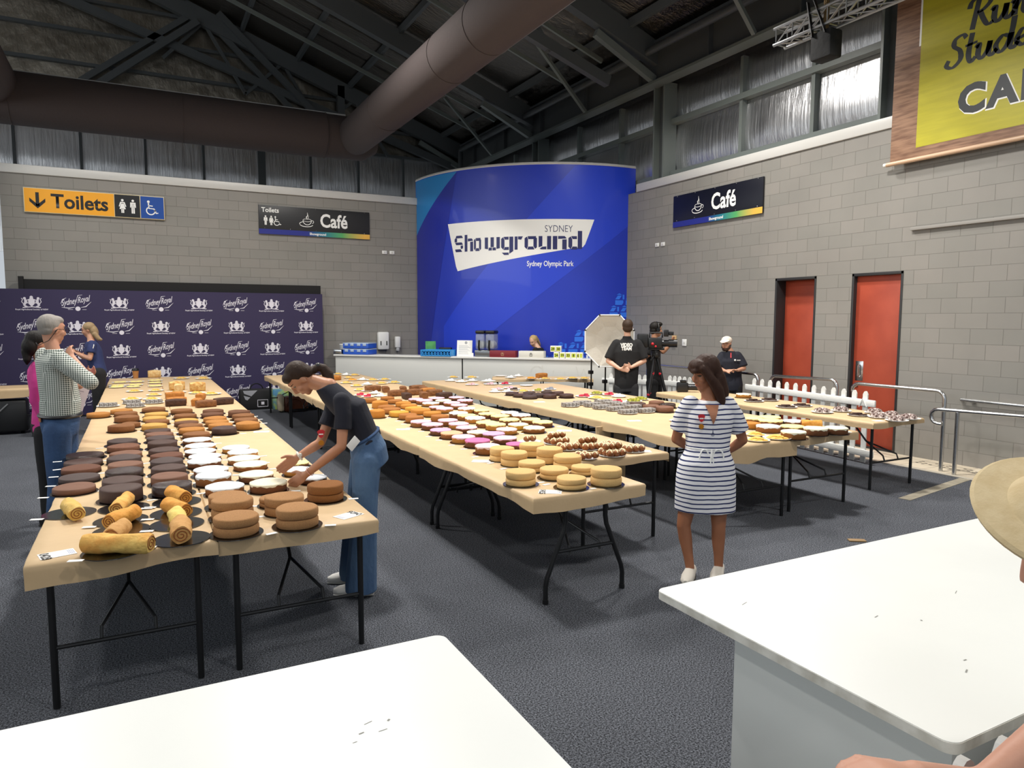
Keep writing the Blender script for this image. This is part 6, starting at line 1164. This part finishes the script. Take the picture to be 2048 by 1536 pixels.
hair(J,[('e',(-.03,0,.05),(.105,.098,.1)),('e',(.05,0,.088),(.06,.075,.045)),('e',(-.07,0,-.02),(.075,.09,.12)),('c',(.06,.065,.07,.03),(.02,.09,-.02,.036),(-.02,.095,-.12,.042),(-.03,.1,-.2,.035),(-.03,.1,-.28,.016)),('c',(.05,-.065,.07,.028),(-.01,-.09,-.02,.034),(-.03,-.09,-.12,.04),(-.04,-.09,-.2,.02)),('c',(-.08,.04,-.05,.06),(-.09,.05,-.17,.055),(-.08,.06,-.26,.03),(-.08,.07,-.32,.012)),('c',(-.08,-.03,-.05,.06),(-.09,-.03,-.17,.05),(-.09,-.03,-.26,.02)),('c',(.095,-.03,.075,.022),(.1,.0,.055,.02),(.098,.03,.06,.02))])
shoes(J,mat('pale_sandal','#cfc8bd',.6))
# --- man in the gingham shirt
J=person('ging','grey haired man in green gingham shirt and jeans, hand on chin',face=(.85,.5,-.12),fup=(.1,0,1),skin='#bd8a70',hairc='#8f8a84',build=(.165,.165,.19,.17),depth=(.125,.13,.125),voxel=.0085,hs=1.0,hands=dict(R=dict(n=(-.3,.5,.2),th=(-.4,.6,.5),curl=.9),L=dict(n=(-.4,-.3,0),th=(0,0,1),curl=.7)),armr=1.1,legr=1.1)
ging=pattern_mat('green_gingham','#d7dbd4','#2f3f38','check',.0165,.5)
garment(J,'gingham_shirt',lambda b:(J['torso'](b,.016,True,False),J['arm'](b,'R',.016,1.25),J['arm'](b,'L',.016,1.3),loft(b,[(J['wa'],J['lat']*.186,J['tf']*.152),(J['pv'].lerp(J['wa'],.35),J['lat']*.182,J['tf']*.148)]),loft(b,[(J['nk']-V((0,0,.02)),J['lat']*.075,J['tf']*.08),(J['nk']+V((0,0,.03)),J['lat']*.068,J['tf']*.072)])),ging)
def jeans2(b):
    loft(b,[(J['pv']-V((0,0,.1)),J['lat']*.17,J['tf']*.13),(J['pv'],J['lat']*.182,J['tf']*.145),(J['pv'].lerp(J['wa'],.45),J['lat']*.178,J['tf']*.142)])
    for s in 'LR': J['leg'](b,s,.016,(.08,.075,.03))
garment(J,'jeans',jeans2,denim_d)
bp=J['pv'].lerp(J['wa'],.36); part(J,'belt',lambda b:tube(b,[bp+J['lat']*.186*math.cos(2*PI*k/28)+J['tf']*.15*math.sin(2*PI*k/28) for k in range(29)],.016,6,False),mat('black_leather','#17171a',.4))
hair(J,[('e',(-.028,0,.045),(.095,.083,.088)),('e',(.02,0,.085),(.06,.066,.04)),('e',(-.045,0,-.0),(.06,.076,.055))])
f,l,u,c,S=J['f'],J['l'],J['u'],J['c'],J['S']
part(J,'eyeglasses',lambda b:([tube(b,arcpts(c+(f*.105+l*s*.034+u*.012)*S,.026,0,2*PI,l,u,14),.0022,5,False) for s in (-1,1)],[tube(b,[c+(f*.103+l*s*.06+u*.016)*S,c+(f*.0+l*s*.088+u*.012)*S,c+(f*-.02+l*s*.086-u*.01)*S],.0022,5) for s in (-1,1)]),black_plastic)
part(J,'neck_cord',lambda b:tube(b,[c+(f*-.0-l*.088+u*.01)*S,c+(f*-.06-l*.09-u*.09)*S,c+(f*-.11-l*.03-u*.14)*S,c+(f*-.09+l*.05-u*.12)*S],.003,5),black_plastic)
shoes(J,mat('brown_shoe','#3a2c24',.5))
tfm,ltm=J['tf'],J['lat']; pp=J['pv']-tfm*.158-V((0,0,.03))
part(J,'leather_patch',lambda b:bar(b,bp-tfm*.156-ltm*.06-V((0,0,.025)),bp-tfm*.156+ltm*-.0-V((0,0,.025)),.006,.03),mat('tan_patch','#a9683f',.6))
# --- woman in pink beyond him
J=person('pink','dark haired woman in pink top standing beyond the gingham shirt man',face=(.9,.4,-.1),skin='#b98468',hairc='#15110f',voxel=.011,hands=dict(R=dict(n=(0,.3,-.8),th=(.5,-.5,.5)),L=dict(n=(0,-1,.2),th=(0,0,1),curl=.35)))
garment(J,'pink_top',lambda b:(J['torso'](b,.016),J['arm'](b,'R',.014,1.85),J['arm'](b,'L',.014,1.6)),mat('pink_knit','#c63a86',.9,bump=(14,.5)))
garment(J,'black_trousers',lambda b:[J['leg'](b,s,.014,(.07,.06,.03)) for s in 'LR']+[loft(b,[(J['pv']-V((0,0,.1)),J['lat']*.165,J['tf']*.12),(J['pv']+V((0,0,.03)),J['lat']*.17,J['tf']*.13)])],blackc)
hair(J,[('e',(-.03,0,.045),(.1,.09,.09)),('e',(-.08,0,-.03),(.07,.085,.1)),('c',(-.1,.0,-.08,.05),(-.1,-.02,-.16,.035),(-.1,-.02,-.2,.015))]); shoes(J,black_plastic)
hnd=POSE['pink']['fR']; t=empty('paper_sheet',(-.505,7.32,1.12)); tag(t,'printed sheet of paper held below the gingham elbow','paper')
bm=B(); v=[bm.verts.new(p) for p in ((-.07,.02,.19),(.1,.06,.13),(-.0,.04,-.17),(-.16,.0,-.17))]; bm.faces.new(v); obj('sheet',bm,mat('printed_sheet','#cfc3c8',.7),t,smooth=False)
F=Flat()
for k in range(11): F.rect(-.06+.0,.1-.022*k,.05-.02*(k%3),.106-.022*k)
F.build('printed_lines',(-.025,-.004+.02,.02),V((.85,.2,-.3)).normalized(),V((.3,.05,.95)).normalized(),mat('print_grey2','#8c848c',.7),t)
# --- woman at the backdrop
J=person('backd',J={k:tuple(V(v)+V((-.07,.0,0))) for k,v in POSE['backd'].items()},label='woman in navy top looking at phone before the purple backdrop',face=(-.97,.1,-.3),skin='#bf8d72',hairc='#8f7a5c',voxel=.012,hands=dict(L=dict(n=(0,0,1),th=(0,1,0)),R=dict(n=(0,0,1),th=(0,-1,0))))
garment(J,'navy_top',lambda b:(J['torso'](b,.02),J['arm'](b,'L',.018,.6),J['arm'](b,'R',.018,.6)),mat('navy_blue_knit','#1f2a55',.85,bump=(10,.4)))
garment(J,'black_trousers',lambda b:[J['leg'](b,s,.03,(.09,.085,.03)) for s in 'LR'],blackc)
part(J,'white_piping',lambda b:(tube(b,[J['pv']+V((0,0,-.075))+J['lat']*.19*math.cos(a)+J['tf']*.135*math.sin(a)+V((0,0,.03*math.cos(3*a))) for a in [2*PI*k/24 for k in range(25)]],.006,5,False),tube(b,[J['sL']+V((0,-.075,-.1)),J['sL']+V((.03,-.07,-.0)),J['nk']+V((.03,-.05,.0))],.006,5)),sign_white)
hair(J,[('e',(-.03,0,.045),(.1,.095,.09)),('e',(-.075,0,-.04),(.075,.09,.12)),('c',(-.08,.05,-.1,.05),(-.11,.06,-.19,.04),(-.15,.07,-.22,.02)),('c',(-.06,-.06,-.08,.045),(-.09,-.06,-.19,.035),(-.12,-.06,-.23,.015))]); shoes(J,black_plastic)
t=empty('phone',(-.99,13.55,1.395)); tag(t,'dark phone held by the woman at the purple backdrop','phone'); bm=B(); box(bm,-.075,.075,-.04,.04,-.005,.005,.004); obj('phone_body',bm,black_plastic,t)
# --- café server
sv=V((.33,.37,0))
J=person('cafe','blonde server in black bending behind the café counter',face=(-.75,-.35,-.55),fup=(-.4,-.2,.9),skin='#cda288',hairc='#b49a6a',voxel=.012,J={k:tuple(V(v)+sv) for k,v in POSE['cafe'].items()})
garment(J,'black_top',lambda b:(J['torso'](b,.016),J['arm'](b,'L',.014,1.7),J['arm'](b,'R',.014,1.7)),blackc); garment(J,'black_trousers',lambda b:[J['leg'](b,s,.016,(.075,.07,.03)) for s in 'LR'],blackc)
hair(J,[('e',(-.03,0,.045),(.096,.088,.09)),('e',(-.05,0,.0),(.07,.08,.07)),('c',(-.11,0,.04,.03),(-.15,-.02,.01,.04),(-.19,-.04,-.1,.045),(-.21,-.05,-.22,.04),(-.22,-.05,-.3,.015))]); shoes(J,black_plastic)
# --- video crew
J=person('video','man in black polo printed VIDEO TEAM, hands clasped behind his back',face=(.55,.83,0),tfwd=(.6,.8,0),skin='#c99c84',hairc='#3b2c22',voxel=.0105,build=(.17,.175,.205,.17),depth=(.12,.12,.125),hands=dict(L=dict(n=(-.6,-.8,0),th=(0,0,1),curl=.5),R=dict(n=(-.6,-.8,0),th=(0,0,1),curl=.6)),hs=1.0,armr=1.05)
garment(J,'black_polo',lambda b:(J['torso'](b,.018),J['arm'](b,'L',.026,.88),J['arm'](b,'R',.026,.88),loft(b,[(J['nk']-V((0,0,.03)),J['lat']*.075,J['tf']*.075),(J['nk']+V((0,0,.03)),J['lat']*.068,J['tf']*.07)])),blackc)
garment(J,'charcoal_trousers',lambda b:[J['leg'](b,s,.024,(.095,.085,.03)) for s in 'LR']+[loft(b,[(J['pv']-V((0,0,.12)),J['lat']*.185,J['tf']*.135),(J['pv']-V((0,0,.02)),J['lat']*.182,J['tf']*.135)])],mat('charcoal_trouser','#2b2b2d',.9,bump=(12,.4)))
hair(J,[('e',(-.022,0,.045),(.1,.087,.094)),('e',(.03,0,.095),(.06,.066,.036)),('e',(-.05,0,-.015),(.062,.08,.066))]); shoes(J,black_plastic)
bk=-J['tf']; rt=nrm(bk.cross(Zv))*-1; o=J['ch']+bk*.155+V((0,0,.05))-J['base']
for k,w_ in enumerate(('VIDEO','TEAM')): text('lettering',w_,.075,o+V((0,0,.035-.058*k))-rt*0,rt,Zv,sign_white,J['t'],bold=.004,sx=.85,align='CENTER')
J=person('camm',J={k:tuple(V(v)+V((.1,.12,0))) for k,v in POSE['camm'].items()},label='cameraman in black with headphones raising his left hand',face=(.95,-.3,-.05),tfwd=(.8,-.6,0),skin='#b58263',hairc='#17130f',voxel=.011,hands=dict(L=dict(n=(.8,-.5,.2),th=(-.6,-.2,.4),curl=.15,spread=.03),R=dict(n=(0,0,-1),th=(0,1,0),curl=.8)),hs=1.0)
garment(J,'black_tee',lambda b:(J['torso'](b,.02),J['arm'](b,'L',.024,.8),J['arm'](b,'R',.024,.8)),blackc); garment(J,'black_trousers',lambda b:[J['leg'](b,s,.022,(.085,.08,.03)) for s in 'LR'],blackc)
hair(J,[('e',(-.022,0,.05),(.1,.087,.092)),('e',(.04,0,.1),(.065,.07,.04)),('e',(-.05,0,-.015),(.062,.08,.066))]); shoes(J,black_plastic)
f,l,u,c,S=J['f'],J['l'],J['u'],J['c'],J['S']
part(J,'headphones',lambda b:(tube(b,arcpts(c+u*.02*S,.118*S,0,PI,l,u,16),.008,6),[tube(b,[c+(l*s*.08)*S,c+(l*s*.115)*S],.034,14) for s in (-1,1)]),black_plastic)
J=person('cap','bearded man in navy polo and cream cap by the right wall',face=(-.9,-.42,-.05),tfwd=(-.65,-.76,0),skin='#b98a70',hairc='#3a2a22',voxel=.011,hs=.94,hands=dict(L=dict(n=(0,0,-1),th=(.5,-.7,0),curl=.8),R=dict(n=(0,0,-1),th=(.5,-.7,0),curl=.8)))
garment(J,'navy_polo',lambda b:(J['torso'](b,.024),J['arm'](b,'L',.026,.85),J['arm'](b,'R',.026,.85),loft(b,[(J['nk']-V((0,0,.03)),J['lat']*.075,J['tf']*.075),(J['nk']+V((0,0,.02)),J['lat']*.066,J['tf']*.068)])),navy_t)
garment(J,'dark_trousers',lambda b:[J['leg'](b,s,.022,(.085,.08,.03)) for s in 'LR'],blackc)
hair(J,[('e',(.05,0,-.085),(.045,.058,.045)),('c',(.03,.06,-.06,.022),(.0,.074,-.01,.014)),('c',(.03,-.06,-.06,.022),(.0,-.074,-.01,.014))])['label']='short dark trimmed beard'; shoes(J,black_plastic)
f,l,u,c,S,Mh=J['f'],J['l'],J['u'],J['c'],J['S'],J['Mh']
garment(J,'cap',lambda b:(ball(b,c+(u*.062-f*.012)*S,(.108*S,.092*S,.075*S),Mh,20,12),loft(b,[(c+(f*.07+u*.062)*S,l*.085*S,u*.01),(c+(f*.13+u*.05)*S,l*.075*S,u*.008),(c+(f*.19+u*.034)*S,l*.03*S,u*.006)])),mat('cream_cap_cotton','#d9cfc0',.85),.008)
q=J['ch']+J['tf']*.142+J['lat']*.07+V((0,0,.02)); part(J,'chest_logo',lambda b:(ball(b,q,(.016,.016,.016),None,10,7),bar(b,q+J['lat']*.03,q+J['lat']*.085-J['tf']*.012,.012,.01)),sign_white)
part(J,'red_placket',lambda b:bar(b,J['nk']+J['tf']*.085+V((0,0,-.01)),J['nk']+J['tf']*.13+V((0,0,-.09)),.014,.008),red_rib)
# --- person in the straw coloured hat, mostly out of frame at bottom right
HJ=dict(hd=(1.545,.66,1.43),nk=(1.575,.59,1.29),sL=(1.40,.51,1.24),sR=(1.74,.53,1.24),eL=(1.31,.53,1.255),wL=(1.15,.6,1.13),fL=(1.1,.68,1.03),eR=(1.42,.6,1.02),wR=(1.005,.61,1.195),fR=(.93,.635,1.222),ch=(1.57,.45,1.12),wa=(1.57,.38,.96),pv=(1.57,.3,.82),hL=(1.48,.3,.78),hR=(1.66,.3,.78),kL=(1.48,.3,.42),kR=(1.66,.3,.42),aL=(1.48,.26,.07),aR=(1.66,.26,.07),tL=(1.48,.42,.03),tR=(1.66,.42,.03))
J=person('hat','person in a beige sun hat leaning on fence, bottom right corner',face=(-.1,.9,-.45),fup=(0,.4,.9),skin='#c4917a',hairc='#4a382c',voxel=.0055,J=HJ,armr=.98,hs=.9,hands=dict(L=dict(n=(-.2,-.4,-.9),th=(-.3,.8,0),curl=.6),R=dict(n=(-.3,.3,-1),th=(.3,.8,-.2),curl=1.1,k=.95)))
garment(J,'grey_top',lambda b:(J['torso'](b,.018),J['arm'](b,'L',.02,.45),J['arm'](b,'R',.02,.45)),mat('grey_marle','#6f7278',.9)); garment(J,'dark_trousers',lambda b:[J['leg'](b,s,.02,(.08,.075,.03)) for s in 'LR'],blackc)
hair(J,[('e',(-.03,0,.03),(.095,.086,.09)),('e',(-.06,0,-.04),(.07,.08,.08))]); shoes(J,black_plastic)
straw=mat('straw_hat_weave','#c9b690',.85,var=(30,'#c0ab83',3),bump=(200,.12))
def hatmesh(b):
    n=nrm((-.32,-.42,.85)); x,y,_=basis(n); o=V((1.53,.67,1.515)); Rb=.16
    rg=[(0,.105),(.07,.1),(.1,.085),(.125,.06),(.14,.0),(.125,-.0)]
    prof=[(Rb-.004,-.008),(Rb,0),(Rb-.006,.006),(.1,.012),(.085,.03),(.06,.045),(.03,.05),(0,.051)]
    rings=[]
    for r_,h_ in prof: rings.append([b.verts.new(o+n*h_+(x*math.cos(2*PI*k/48)+y*math.sin(2*PI*k/48))*max(r_,.001)) for k in range(48)])
    for a,c_ in zip(rings,rings[1:]):
        for k in range(48): b.faces.new((a[k],a[(k+1)%48],c_[(k+1)%48],c_[k]))
    b.faces.new(rings[0][::-1])
part(J,'sun_hat',hatmesh,straw)
